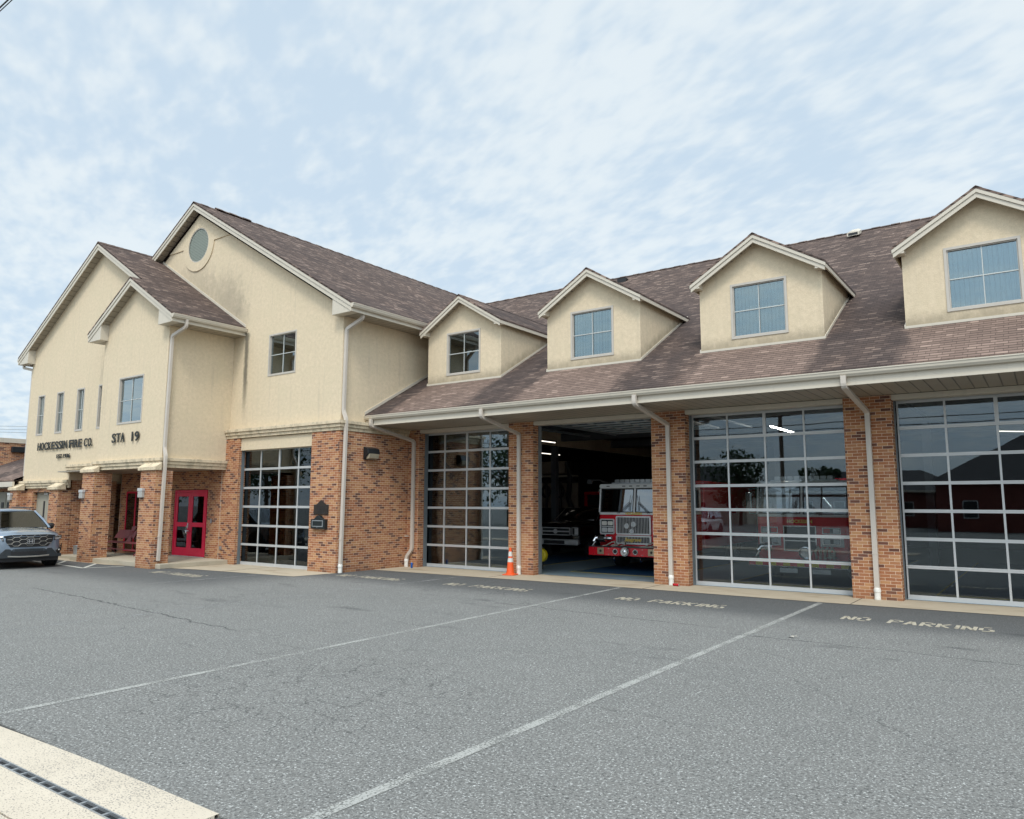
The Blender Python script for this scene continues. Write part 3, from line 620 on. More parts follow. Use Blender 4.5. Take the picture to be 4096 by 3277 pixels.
# ------------- dormers (local origin: face plane centre, on the main roof at the face)
DY, DZ = .094, 5.775
def make_dormer():
    D = MB(); hw, ez, sl_ = 1.472, 1.60, .615
    ax = ez+hw*sl_+.10
    # front wall with the window hole: four pieces + gable
    wx, wb_, wt_ = .68, .235, 1.615
    D.poly([(-hw, 0, -.02), (-wx, 0, -.02), (-wx, 0, wt_), (-hw, 0, wt_)]); D.poly([(wx, 0, -.02), (hw, 0, -.02), (hw, 0, wt_), (wx, 0, wt_)])
    D.poly([(-wx, 0, -.02), (wx, 0, -.02), (wx, 0, wb_), (-wx, 0, wb_)])
    D.poly([(-hw, 0, wt_), (hw, 0, wt_), (hw, 0, ez+.10), (0, 0, ax), (-hw, 0, ez+.10)])
    # reveals
    r_ = .09
    D.poly([(-wx, 0, wb_), (wx, 0, wb_), (wx, r_, wb_), (-wx, r_, wb_)]); D.poly([(-wx, 0, wt_), (-wx, r_, wt_), (wx, r_, wt_), (wx, 0, wt_)])
    D.poly([(-wx, 0, wb_), (-wx, r_, wb_), (-wx, r_, wt_), (-wx, 0, wt_)]); D.poly([(wx, 0, wb_), (wx, 0, wt_), (wx, r_, wt_), (wx, r_, wb_)])
    dy = (ez+.2)/RS
    for sg in (-1, 1):
        q = [(sg*hw, 0, -.03), (sg*hw, dy, ez+.16), (sg*hw, 0, ez+.16)]
        D.poly(q if sg < 0 else q[::-1])
    w = D.build('dormer', 'stucco_dormer', ST, loc=(0, 0, 0))
    w['label'] = 'cream gabled dormer'
    # roof slabs
    ro = MB(); ew, et, at_ = 1.62, 1.745, 2.735
    for sg in (-1, 1):
        f0 = [(sg*ew, -.29, et), (0, -.29, at_), (0, (at_+.04)/RS, at_), (sg*ew, (et+.04)/RS, et)]
        if sg > 0: f0 = f0
        else: f0 = f0[::-1]
        ro.poly(f0); ro.poly([(p[0], p[1], p[2]-.05) for p in reversed(f0)])
        e1 = [(sg*ew, -.29, et-.05), (0, -.29, at_-.05), (0, -.29, at_), (sg*ew, -.29, et)]; ro.poly(e1 if sg < 0 else e1[::-1])
        e2 = [(sg*ew, -.29, et-.05), (sg*ew, -.29, et), (sg*ew, (et+.04)/RS, et), (sg*ew, (et+.04)/RS, et-.05)]; ro.poly(e2 if sg < 0 else e2[::-1])
    for k in range(16):
        y0 = -.29+k*.33; ro.extrude([(-.11, y0, at_-.06), (0, y0, at_+.012), (.11, y0, at_-.06)], (0, .345, .012))
    ro.build('dormer_roof', 'shingle', w)
    # rake boards in two steps, eave boards, returns
    fa = MB()
    for sg in (-1, 1):
        def rk(dz0, dz1, y, t, xo):
            a0 = [(sg*(ew-xo), y, et-dz0+ (xo*sl_)), (0, y, at_-dz0), (0, y, at_-dz1), (sg*(ew-xo), y, et-dz1+(xo*sl_))]
            fa.extrude(a0, (0, t, 0))
        rk(.052, .135, -.285, .04, .0); rk(.137, .24, -.262, .03, .02)
        # eave fascia
        fa.box(sg*(ew-.005), sg*(ew-.035), -.26, (et)/RS, et-.15, et-.052)
        # return box
        fa.extrude([(sg*(ew-.03), -.255, et-.155), (sg*1.385, -.255, et-.155), (sg*1.385, -.255, et-.02), (sg*(ew-.03), -.255, et-.15)], (0, .25, 0))
    fa.build('rake_board', 'trim', w, bevel=.004)
    so_ = MB()
    for sg in (-1, 1):
        so_.extrude([(sg*(ew-.04), -.25, et-.12), (sg*.0, -.25, at_-.15), (0, -.25, at_-.165), (sg*(ew-.04), -.25, et-.135)], (0, .25, 0))
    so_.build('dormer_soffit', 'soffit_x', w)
    fb = MB(); fb.box(-hw-.02, hw+.02, -.035, -.004, -.055, .035)
    for sg in (-1, 1): fb.extrude([(sg*(hw+.004), -.02, -.03), (sg*(hw+.004), -.02, .055), (sg*(hw+.004), dy, dy*RS+.055), (sg*(hw+.004), dy, dy*RS-.03)], (sg*.022, 0, 0))
    fb.build('flashing', 'trim', w)
    fr = MB(); fo = .0
    def ring(x0, x1, z0, z1, wd, y0, y1, mi=0):
        fr.box(x0, x1, y0, y1, z0, z0+wd, mi); fr.box(x0, x1, y0, y1, z1-wd, z1, mi); fr.box(x0, x0+wd, y0, y1, z0+wd, z1-wd, mi); fr.box(x1-wd, x1, y0, y1, z0+wd, z1-wd, mi)
    ring(-wx+.001, wx-.001, wb_+.001, wt_-.001, .055, -.018, .07); ring(-wx+.057, wx-.057, wb_+.057, wt_-.057, .022, .012, .07)
    fr.build('window_frame', 'frame', w)
    mu = MB(); mu.box(-.009, .009, .028, .048, wb_+.06, wt_-.06); mu.box(-wx+.06, -.0125, .028, .048, (wb_+wt_)/2-.012, (wb_+wt_)/2+.012); mu.box(.0125, wx-.06, .028, .048, (wb_+wt_)/2-.012, (wb_+wt_)/2+.012)
    mu.build('glazing_bar', 'muntin', w)
    MB().box(-wx+.06, wx-.06, .05, .056, wb_+.06, wt_-.06).build('window_pane', 'winglass', w)
    bl = MB(); rnd = random.Random(3)
    for k in range(15):
        x = -.60+k*.086; a_ = rnd.uniform(-.012, .02)
        bl.box(x, x+.083, .105+a_, .108+a_, wb_, wt_)
    bl.build('blind', 'vblind', w)
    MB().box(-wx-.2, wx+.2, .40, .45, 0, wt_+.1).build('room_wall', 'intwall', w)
    return w
D0 = make_dormer(); dorm = [D0]
for i in range(3): dorm.append(copy_tree(D0, ST))
for d_, x, lb in zip(dorm, (-14.61, -10.0, -5.39, -.79), ('gabled dormer nearest the tall wing', 'gabled dormer above the open bay', 'gabled dormer above the bay with the red engine behind glass', 'gabled dormer at the right end of the roof')):
    d_.location = (x, DY, DZ); d_['label'] = lb

# ------------- sectional bay doors
def make_door(w, rails, top, cols, name='bay_door', wide=1):
    P = MB(); n = len(rails)-1
    P.box(0, w, 0, .045, 0, .105)                                       # bottom rail
    P.box(0, w, 0, .045, top-.06, top)                                  # top rail
    for z in rails[1:-1]:
        P.box(0, w, -.006, .045, z-.034, z-.003); P.box(0, w, -.006, .045, z+.003, z+.034)
        P.box(0, w, .0, .04, z-.003, z+.003)
    zs = [.105]+[z for z in rails[1:-1]]+[top-.06]
    for i in range(len(zs)-1):
        a_, b_ = zs[i]+(.0345 if i else .0005), zs[i+1]-(.0345 if i < len(zs)-2 else .0005)
        for c in range(cols+1):
            x = w*c/cols; hw_ = .032 if c in (0, cols) else .02
            if i == len(zs)-2 and c == 2: hw_ = .036
            x0, x1 = max(0, x-hw_), min(w, x+hw_)
            P.box(x0, x1, .001, .044, a_, b_)
    d_ = P.build(name, 'alu', ST)
    gl_ = MB(); gl_.box(.02, w-.02, .02, .025, .10, top-.05); gl_.build('glass', 'glass', d_)
    hd = MB(); hd.box(.5*w-.09, .5*w+.09, .047, .06, .07, .09); hd.build('lift_handle', 'alu_dark', d_)
    return d_
railz = [.105, .69, 1.275, 1.865, 2.455, 3.055, 3.65, 4.19]
bd = make_door(3.66, railz, 4.25, 4)
bd.location = (-16.55, .446, 0); bd['label'] = 'closed glazed bay door next to the brick side wall'
b3 = copy_tree(bd, ST); b3.location = (-7.31, .446, 0); b3['label'] = 'closed glazed bay door with a red engine behind it'
b4 = copy_tree(bd, ST); b4.location = (-2.6, .446, 0); b4['label'] = 'closed glazed bay door at the right edge'
# the open door rolled up flat below the ceiling
bo = copy_tree(bd, ST); bo.location = (-11.91, .75, 4.40); bo.rotation_euler = (R(-90), 0, 0); bo.scale = (1, 1, 1); bo['label'] = 'open bay door lying overhead'
for x0, x1 in bays:
    for x in (x0+.06, x1-.10): MB().box(x, x+.05, .5, 4.9, 4.30, 4.36).build('door_track', 'alu_dark', ST)
dw = make_door(3.82, [.105, .66, 1.27, 1.88, 2.49, 3.10, 3.70], 3.76, 4, 'wing_bay_door')
dw.location = (-21.78, -2.68, 0); dw['label'] = 'closed glazed door in the front of the gabled wing'

# ------------- wing (tall gable)
WY, WU = -2.905, -2.80                      # brick plane / render plane
WCX, WCU = -16.80, -16.905
CT = 4.43; BT = 4.12
br = MB()
br.box(-18.04, WCX, WY, -2.4, 0, BT); br.box(WCX-.35, WCX, -2.4, -.003, 0, BT)        # corner pier + side wall
br.build('brick_wall', 'brick', ST)
brp = MB(); brp.box(-22.46, -21.70, WY, -2.4, 0, BT); brp.box(-23.38, -22.46, WY, -2.6, 0, 3.4)
brp.box(-29.3, -25.49, WY, -2.6, 0, 3.35); brp.box(-25.49, -23.38, WY, -2.6, 2.46, 3.35)
brp.build('porch_back_wall', 'brick', ST)
jt = MB(); jt.box(-22.62, -22.605, WY-.004, WY-.001, .15, 3.3); jt.build('movement_joint', 'trim', ST); jt = MB(); jt.box(-29.27, -29.255, WY-.004, WY-.001, .15, 3.0); jt.build('movement_joint', 'trim', ST)
ln = MB(); ln.box(-21.70, -18.04, WY+.06, -2.5, 3.72, BT); ln.build('door_lintel', 'stucco', ST, bevel=.01)
for (ja, jb) in ((-21.70, -21.685), (-18.055, -18.04)): MB().box(ja, jb, WY+.10, -2.70, 0, 3.72).build('door_jamb', 'alu_dark', ST)
# wing interior (dark room behind the glass)
wi = MB(); wi.box(-24.4, -16.96, .45, .6, 0, 4.3); wi.box(-24.5, -24.3, -2.5, .6, 0, 4.3); wi.box(-24.4, -17.2, -2.4, .6, 4.0, 4.08); wi.box(-17.2, -17.16, -2.4, .45, 0, 4.0)
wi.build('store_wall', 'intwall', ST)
# render upper walls with a real window opening
def wall_with_hole(mb, x0, x1, z0, z1, hx0, hx1, hz0, hz1, y, dep=.12, m=0):
    mb.poly([(x0, y, z0), (hx0, y, z0), (hx0, y, z1), (x0, y, z1)], m); mb.poly([(hx1, y, z0), (x1, y, z0), (x1, y, z1), (hx1, y, z1)], m)
    mb.poly([(hx0, y, z0), (hx1, y, z0), (hx1, y, hz0), (hx0, y, hz0)], m); mb.poly([(hx0, y, hz1), (hx1, y, hz1), (hx1, y, z1), (hx0, y, z1)], m)
    mb.poly([(hx0, y, hz0), (hx1, y, hz0), (hx1, y+dep, hz0), (hx0, y+dep, hz0)], m); mb.poly([(hx0, y, hz1), (hx0, y+dep, hz1), (hx1, y+dep, hz1), (hx1, y, hz1)], m)
    mb.poly([(hx0, y, hz0), (hx0, y+dep, hz0), (hx0, y+dep, hz1), (hx0, y, hz1)], m); mb.poly([(hx1, y, hz0), (hx1, y, hz1), (hx1, y+dep, hz1), (hx1, y+dep, hz0)], m)
def window(x0, x1, z0, z1, y, blind=None, parent=ST, name='window', room=True, bars=(1, 1), label=None):
    fr = MB(); wd = .05
    for (a_, b_, c_, d_, w_, ya, yb) in ((x0+.001, x1-.001, z0+.001, z1-.001, .05, y-.016, y+.09), (x0+.052, x1-.052, z0+.052, z1-.052, .022, y+.02, y+.09)):
        fr.box(a_, b_, ya, yb, c_, c_+w_); fr.box(a_, b_, ya, yb, d_-w_, d_); fr.box(a_, a_+w_, ya, yb, c_+w_, d_-w_); fr.box(b_-w_, b_, ya, yb, c_+w_, d_-w_)
    w = fr.build(name, 'frame', parent, label=label)
    mu = MB(); xm, zm = (x0+x1)/2, (z0+z1)/2
    if bars[0]: mu.box(xm-.011, xm+.011, y+.038, y+.058, z0+.06, z1-.06)
    if bars[1]: mu.box(x0+.06, xm-.0115, y+.038, y+.058, zm-.011, zm+.011); mu.box(xm+.0115, x1-.06, y+.038, y+.058, zm-.011, zm+.011)
    mu.build('glazing_bar', 'muntin', w)
    MB().box(x0+.055, x1-.055, y+.06, y+.066, z0+.055, z1-.055).build('pane', 'winglass', w)
    if blind: MB().box(x0+.03, x1-.03, y+.125, y+.13, z0+.02, z1-.02).build('blind', blind, w)
    if room: MB().box(x0-.3, x1+.3, y+.6, y+.65, z0-.2, z1+.2).build('room_wall', 'intwall', w)
    return w
wu = MB(); ZE = 7.64
wall_with_hole(wu, -25.0, WCU, CT, ZE, -20.494, -19.085, 6.10, 7.489, WU)
wu.poly([(-33.05, WU, ZE), (WCU, WU, ZE), (WCU, WU, ZE+.22), (WAX, WU, ZE+.22+WS*(WCU-WAX)), (-33.05, WU, ZE+.22)])
wu.poly([(-33.05, WU, CT), (-25.0, WU, CT), (-25.0, WU, ZE), (-33.05, WU, ZE)])
wu.poly([(WCU, WU, CT), (WCU, 24, CT), (WCU, 24, ZE+.22), (WCU, WU, ZE+.22)]); wu.poly([(-33.05, 24, CT), (-33.05, WU, CT), (-33.05, WU, ZE+.22), (-33.05, 24, ZE+.22)])
wu.build('rendered_wall', 'stucco_wing', ST)
window(-20.494, -19.085, 6.10, 7.489, WU)
# round window with raised surround
rw = MB(); cx, cz, ro_, ri = -24.975, 11.48, .99, .655
n = 48; ys = WU-.035
def cpt(r, k, y, zz=cz): a_ = 2*math.pi*k/n; return (cx+r*math.cos(a_), y, zz+r*math.sin(a_))
for k in range(n):
    rw.poly([cpt(ri, k, ys), cpt(ro_, k, ys), cpt(ro_, k+1, ys), cpt(ri, k+1, ys)][::-1]); rw.poly([cpt(ro_, k, ys), cpt(ro_, k, WU), cpt(ro_, k+1, WU), cpt(ro_, k+1, ys)]); rw.poly([cpt(ri, k, ys), cpt(ri, k+1, ys), cpt(ri, k+1, WU), cpt(ri, k, WU)])
# raised band in the gable either side, above z=cz
zt = ZE+.22; sgb = .0
for sg in (-1, 1):
    xo = (WAX-(-33.05))
    xe = sg*((zt+WS*(WCU-WAX))-cz)/WS
    pts_ = [(cx+sg*ro_*.99, cz), (cx+xe, cz), (cx+sg*.0, cz+abs(xe)*WS)]+[(cx+sg*ro_*math.cos(R(a_)), cz+ro_*math.sin(R(a_))) for a_ in (90, 75, 60, 45, 30, 15)]
    rw.extrude([(p[0], ys+.001, p[1]) for p in pts_], (0, .034, 0))
rw.build('gable_surround', 'stucco', ST)
gd = MB(); gd.poly([cpt(ri-.03, k, WU-.01) for k in range(n)][::-1]); rwin = gd.build('round_window', 'roundglass', ST)
gb = MB(); gb.poly([cpt(ri, k, WU-.004) for k in range(n)][::-1]); gb.build('blind', 'hblind', rwin)
gf = MB()
for k in range(n): gf.poly([cpt(ri-.035, k, ys+.008), cpt(ri-.001, k, ys+.008), cpt(ri-.001, k+1, ys+.008), cpt(ri-.035, k+1, ys+.008)][::-1])
gf.build('window_frame', 'frame', rwin)
# cornice
def cornice(name, x0, x1, y0, z1, h, steps=3, side=None, back=0, mbm='cornice', proj=.16, parent=ST, y_in=None):
    """stepped moulding along a front wall; side=(x, y_end) continues it along the right side"""
    mb = MB(); hh = h/steps
    for i in range(steps):
        pr = proj*(1-i*.28); za, zb = z1-(i+1)*hh, z1-i*hh
        xr = x1 if side is None else side[0]+pr
        mb.box(x0, xr, y0-pr, y0+.02 if y_in is None else y_in, za+.003, zb)
        if side: mb.box(side[0]-.02, side[0]+pr, y0+.021, side[1], za+.003, zb)
    mb.build(name, mbm, parent, bevel=.006)
cornice('cornice', -22.43, None, WY+.05, 4.43, .30, side=(WCX-.05, -.005))
# wing roof
OH1, OH2 = .655, .335
wr = MB(); yb = 24
yf = WU-OH2
def gable_roof(mb, xa, za, xr, zr, y0, y1, t=.06, left=True, xl=None, zl=None):
    f = [(xr, y0, zr), (xr, y1, zr), (xa, y1, za), (xa, y0, za)]
    mb.poly(f); mb.poly([(p[0], p[1], p[2]-t) for p in f[::-1]]); mb.poly([(xr, y0, zr-t), (xr, y0, zr), (xa, y0, za), (xa, y0, za-t)][::-1]); mb.poly([(xr, y0, zr-t), (xr, y1, zr-t), (xr, y1, zr), (xr, y0, zr)])
    if left:
        f = [(xl, y0, zl), (xa, y0, za), (xa, y1, za), (xl, y1, zl)]
        mb.poly(f); mb.poly([(p[0], p[1], p[2]-t) for p in f[::-1]]); mb.poly([(xl, y0, zl-t), (xa, y0, za-t), (xa, y0, za), (xl, y0, zl)]); mb.poly([(xl, y0, zl-t), (xl, y0, zl), (xl, y1, zl), (xl, y1, zl-t)])
WXl = 2*WAX-WXr
gable_roof(wr, WAX, WAZ, WXr, WZ, yf, yb, .06, True, WXl, WZ)
wr.build('roof', 'shingle', ST)
rc = MB()
for k in range(70):
    y0 = yf+k*.3; dz = .02+(.014 if k % 2 else 0)+(.05 if k in range(3, 8) and k % 1 == 0 else 0)
    rc.extrude([(WAX-.15, y0, WAZ-.10+dz), (WAX, y0, WAZ+dz), (WAX+.15, y0, WAZ-.10+dz)], (0, .31, 0))
rc.build('ridge_cap', 'shingle', ST)
def rake(name, xa, za, xe, ze, y, t=.06, h1=.10, h2=.24, parent=ST):
    """two-step rake board below a roof edge from apex (xa,za) to eave end (xe,ze)"""
    mb = MB()
    mb.extrude([(xe, y+.006, ze-t), (xa, y+.006, za-t), (xa, y+.006, za-t-h1), (xe, y+.006, ze-t-h1)], (0, .05, 0))
    mb.extrude([(xe, y+.03, ze-t-h1), (xa, y+.03, za-t-h1), (xa, y+.03, za-t-h2), (xe, y+.03, ze-t-h2)], (0, .03, 0))
    return mb.build(name, 'trim', parent, bevel=.004)
def rake_soffit(xa, za, xe, ze, y0, y1, t=.22):
    mb = MB(); mb.extrude([(xe, y0+.062, ze-t), (xa, y0+.062, za-t), (xa, y0+.062, za-t-.015), (xe, y0+.062, ze-t-.015)], (0, y1-y0-.064, 0)); return mb.build('rake_soffit', 'soffit_x', ST)
def ret_box(xw, xe, y0, y1, z, zt, sg, slope=WS):
    # boxed eave return below the rake: front is a trapezoid under the slope
    mb = MB(); xi = xw-sg*.20
    mb.extrude([(xe, y0+.05, z), (xi, y0+.05, z), (xi, y0+.05, zt+abs(xe-xi)*slope-.25), (xe, y0+.05, zt-.16)], (0, y1-y0-.053, 0)); return mb.build('eave_return', 'trim', ST, bevel=.004)
rake('rake_board', WAX, WAZ, WXr, WZ, yf); rake('rake_board', WAX, WAZ, WXl, WZ, yf)
rake_soffit(WAX, WAZ, WXr-.05, WZ+.03, yf, WU); rake_soffit(WAX, WAZ, WXl+.05, WZ+.03, yf, WU)
ret_box(WCU, WXr, yf, WU, 7.60, WZ, 1)
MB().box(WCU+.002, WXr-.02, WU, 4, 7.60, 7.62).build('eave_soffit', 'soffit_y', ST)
gutter('gutter', (WXr-.005, yf+.02, 7.84), (WXr-.005, .55, 7.84), (1, 0, 0), w=.12, fas=.24)
# upper part of the side wall right of the wing where main roof meets it: flashing
fz = MB(); fz.extrude([(WCU+.002, RY, RZ+.01), (WCU+.002, 3.3, rz(3.3)+.01), (WCU+.002, 3.3, rz(3.3)+.10), (WCU+.002, RY, RZ+.10)], (.03, 0, 0)); fz.build('flashing', 'trim', ST)

# ------------- porch tower + left block
TX, TL, TY = -22.45, -26.616, -5.134
LL, LY = -33.585, -4.685
EZ = 7.665; TXe, TZe = TX+.64, EZ+.26
tw = MB()
def TZ(x): return TZe+WS*(TXe-x)
tax = (TL+TX)/2; tax_z = TZ(tax)
wall_with_hole(tw, TL, TX, 3.40, EZ+.12, -25.41, -23.82, 4.60, 6.20, TY)
tw.poly([(TL, TY, EZ+.12), (TX, TY, EZ+.12), (TX, TY, TZ(TX)-.1), (tax, TY, tax_z-.1), (TL, TY, TZ(TX)-.1)])
tw.poly([(TX, TY, 3.40), (TX, WU, 3.40), (TX, WU, TZ(TX)-.1), (TX, TY, TZ(TX)-.1)]); tw.poly([(TL, LY, 3.40), (TL, TY, 3.40), (TL, TY, TZ(TX)-.1), (TL, LY, TZ(TX)-.1)])
tw.build('porch_tower_wall', 'stucco', ST)
window(-25.41, -23.82, 4.60, 6.20, TY, 'hblind')
lax = (LL+TX)/2; laz = TZ(lax)
lb = MB(); NZ0, NZ1 = 4.637, 6.255
nw = [(-32.77, -32.18), (-31.12, -30.53), (-29.46, -28.87), (-27.81, -27.22)]
xs = [LL]+[(a_[1]+b_[0])/2 for a_, b_ in zip(nw, nw[1:])]+[TL+.05]
for i, (a_, b_) in enumerate(nw): wall_with_hole(lb, xs[i], xs[i+1], 3.40, EZ, a_, b_, NZ0, NZ1, LY)
lb.poly([(LL, LY, 2.82), (-29.62, LY, 2.82), (-29.62, LY, 3.40), (LL, LY, 3.40)])
lb.poly([(LL, LY, EZ), (tax, LY, EZ), (tax, LY, TZ(tax)-.05), (lax, LY, laz-.1), (LL, LY, TZ(TX)-.1)])
lb.poly([(LL, 6, 2.82), (LL, LY, 2.82), (LL, LY, TZ(TX)-.1), (LL, 6, TZ(TX)-.1)])
lb.poly([(-29.62, LY, 2.82), (-29.62, WU, 2.82), (-29.62, WU, 3.40), (-29.62, LY, 3.40)])
lb.build('left_gable_wall', 'stucco', ST)
for i, (a_, b_) in enumerate(nw): window(a_, b_, NZ0, NZ1, LY, 'vblind', name='narrow_window')
# porch ceiling
MB().box(-29.6, TX-.02, TY+.03, WY, 3.10, 3.14).build('porch_ceiling', 'soffit_x', ST)
cornice('cornice', TL-.12, None, TY, 3.40, .31, side=(TX, WY-.003), proj=.13, y_in=TY+.06)
cornice('cornice', -29.75, TL-.121, LY, 3.40, .31, proj=.13)
cornice('cornice', -33.75, -29.5, LY, 2.84, .30, proj=.13)
# roofs
rr = MB(); ty0 = TY-.335; ly0 = LY-.335
lxl = 2*lax-TXe
f = [(TXe, ty0, TZe), (TXe, WU, TZe), (lax, WU, laz), (lax, ly0, laz), (tax, ly0, tax_z), (tax, ty0, tax_z)]
t_ = .06
rr.poly(f); rr.poly([(p[0], p[1], p[2]-t_) for p in f[::-1]])
rr.poly([(TXe, ty0, TZe-t_), (TXe, ty0, TZe), (tax, ty0, tax_z), (tax, ty0, tax_z-t_)][::-1]); rr.poly([(tax, ly0, tax_z-t_), (tax, ly0, tax_z), (lax, ly0, laz), (lax, ly0, laz-t_)][::-1])
rr.poly([(TXe, ty0, TZe-t_), (TXe, WU, TZe-t_), (TXe, WU, TZe), (TXe, ty0, TZe)])
f = [(lxl, ly0, TZe), (lax, ly0, laz), (lax, WU, laz), (lxl, WU, TZe)]
rr.poly(f); rr.poly([(p[0], p[1], p[2]-t_) for p in f[::-1]]); rr.poly([(lxl, ly0, TZe-t_), (lax, ly0, laz-t_), (lax, ly0, laz), (lxl, ly0, TZe)])
txl = 2*tax-TXe
f = [(txl, ty0, TZe), (tax, ty0, tax_z), (tax, LY, tax_z), (txl, LY, TZe)]
rr.poly(f); rr.poly([(p[0], p[1], p[2]-t_) for p in f[::-1]]); rr.poly([(txl, ty0, TZe-t_), (tax, ty0, tax_z-t_), (tax, ty0, tax_z), (txl, ty0, TZe)])
rr.build('roof', 'shingle', ST)
rc = MB()
for k in range(7): rc.extrude([(lax-.14, ly0+k*.31, laz-.075), (lax, ly0+k*.31, laz+.025), (lax+.14, ly0+k*.31, laz-.075)], (0, .32, .01))
rc.build('ridge_cap', 'shingle', ST)
rake('rake_board', tax, tax_z, TXe, TZe, ty0); rake('rake_board', tax, tax_z, txl, TZe, ty0)
rake('rake_board', lax, laz, tax-.02, TZ(tax-.02), ly0); rake('rake_board', lax, laz, lxl, TZe, ly0)
rake_soffit(tax, tax_z, TXe-.05, TZe+.03, ty0, TY); rake_soffit(tax, tax_z, txl+.05, TZe+.03, ty0, TY)
rake_soffit(lax, laz, tax, tax_z, ly0, LY); rake_soffit(lax, laz, lxl+.05, TZe+.03, ly0, LY)
ret_box(TX, TXe, ty0, TY, 7.62, TZe, 1); ret_box(TL, txl, ty0, TY, 7.62, TZe, -1); ret_box(LL, lxl, ly0, LY, 7.62, TZe, -1)
MB().box(TX+.002, TXe-.02, TY, WU, 7.62, 7.64).build('eave_soffit', 'soffit_y', ST)
MB().box(txl+.02, TL-.002, TY, LY-.2, 7.62, 7.64).build('eave_soffit', 'soffit_y', ST)
gutter('gutter', (TXe-.005, ty0+.02, TZe-.06), (TXe-.005, WU-.01, TZe-.06), (1, 0, 0), fas=.24)
gutter('gutter', (lxl+.005, ly0+.02, TZe-.06), (lxl+.005, 6, TZe-.06), (-1, 0, 0), fas=.24)
fz = MB(); fz.extrude([(TXe, WU-.03, TZe+.0), (-27.4, WU-.03, TZ(-27.4)), (-27.4, WU-.03, TZ(-27.4)+.09), (TXe, WU-.03, TZe+.09)], (0, .028, 0)); fz.build('flashing', 'trim', ST)
# porch pillars with sloped caps
def pillar(x0, x1, y0, y1, zt, capz, yw, side_x=None, base=0, cap_to=None):
    p_ = MB().box(x0, x1, y0, y1, base, zt-.002).build('brick_pillar', 'brick', ST, bevel=.006)
    c_ = MB(); e = .07
    c_.extrude([(x0-e, y0-e, zt), (x0-e, y0-e, zt+.10), (x0-e, yw, capz), (x0-e, yw, zt)], (x1-x0+2*e, 0, 0))
    if side_x is not None:
        c_.extrude([(side_x, y0-.02, zt), (x1+e+.001, y0-e, zt), (x1+e+.04, y0-e, zt+.08), (side_x, y0+.1, capz-.03)], (0, y1-y0+e, 0))
    c_.build('pillar_cap', 'cornice', p_, bevel=.006); return p_
pillar(-27.10, -26.24, -5.35, -4.76, 3.02, 3.24, TY-.10)
pillar(-23.20, -22.30, -5.37, -4.82, 3.00, 3.24, TY-.10)
pillar(-30.36, -29.64, -5.02, -4.55, 2.47, 2.74, LY-.10)
pillar(-33.85, -33.20, -5.02, -4.66, 2.47, 2.74, LY-.10)
MB().box(-29.98, -29.66, -4.549, WY, 0, 3.09).build('porch_side_wall', 'brick', ST)
lw = MB(); lw.box(-33.20, -32.66, -4.66, -4.3, 0, 2.54); lw.box(-32.66, -30.37, -4.66, -4.3, 2.40, 2.54); lw.build('brick_wall', 'brick', ST)
MB().box(-33.6, -33.25, -4.659, 6, 0, 2.82).build('brick_wall', 'brick', ST)
# beige double door in the left block
def double_door(x0, x1, y, z0, z1, matn, name, glazed, seam=None):
    fr = MB(); fr.box(x0, x0+.055, y-.02, y+.06, z0, z1); fr.box(x1-.055, x1, y-.02, y+.06, z0, z1); fr.box(x0+.055, x1-.055, y-.02, y+.06, z1-.07, z1)
    d_ = fr.build(name, matn, ST, bevel=.004)
    xm = (x0+x1)/2; w_ = (x1-x0)/2-.06
    for sg, xa in ((-1, x0+.06), (1, xm+.004)):
        lf = MB(); xb = xa+w_-.004
        if glazed:
            st_ = .13; rails = [z0+.02, z0+.30, z0+1.02, z0+1.17, z1-.22, z1-.075]
            lf.box(xa, xa+st_, y-.005, y+.04, rails[0], rails[-1]); lf.box(xb-st_, xb, y-.005, y+.04, rails[0], rails[-1])
            for a_, b_ in ((0, 1), (2, 3), (4, 5)): lf.box(xa+st_, xb-st_, y-.005, y+.04, rails[a_], rails[b_])
            lfo = lf.build('door_leaf', matn, d_, bevel=.004)
            MB().box(xa+st_-.01, xb-st_+.01, y+.015, y+.02, rails[1]-.01, rails[4]+.01).build('pane', 'doorglass', lfo)
        else:
            lf.box(xa, xb, y-.005, y+.04, z0+.02, z1-.075); lfo = lf.build('door_leaf', matn, d_, bevel=.004)
            cx_ = xb-.22 if sg < 0 else xa+.22
            MB().box(cx_-.07, cx_+.07, y-.012, y-.004, z0+.95, z1-.35).build('pane', 'black', lfo)
    return d_, xm
rdoor, rxm = double_door(-25.43, -23.44, WY+.02, .15, 2.44, 'doorred', 'entrance_door', True)
rdoor['label'] = 'red glazed double entrance door'
hd = MB(); hd.box(rxm-.05, rxm+.01, WY-.045, WY+.01, 1.12, 1.30); hd.tube([(rxm-.02, WY-.02, 1.24), (rxm-.02, WY-.09, 1.20), (rxm-.02, WY-.09, .98), (rxm-.02, WY-.03, .92)], .014); hd.box(rxm-.16, rxm+.10, WY-.06, WY-.035, 1.02, 1.05); hd.build('handle', 'chrome', rdoor)
MB().box(-25.45, -23.42, WY-.02, WY+.12, .151, .165).build('threshold', 'alu', rdoor)
MB().box(-25.4, -23.4, -2.2, -2.15, 0, 3).build('lobby_wall', 'intwall', ST)
gdoor, gxm = double_door(-32.66, -30.9, -4.48, .0, 2.40, 'doorgrey', 'side_door', False)
gdoor['label'] = 'beige steel double door'
hd = MB(); hd.tube([(gxm-.12, -4.49, 1.35), (gxm-.12, -4.56, 1.33), (gxm-.12, -4.56, 1.0), (gxm-.12, -4.49, .98)], .016); hd.box(gxm-.17, gxm-.07, -4.50, -4.487, .95, 1.42); hd.build('handle', 'chrome', gdoor)
hc = MB(); hc.box(gxm-.2, gxm+.12, -4.53, -4.487, 2.30, 2.36); hc.build('door_closer', 'alu', gdoor)
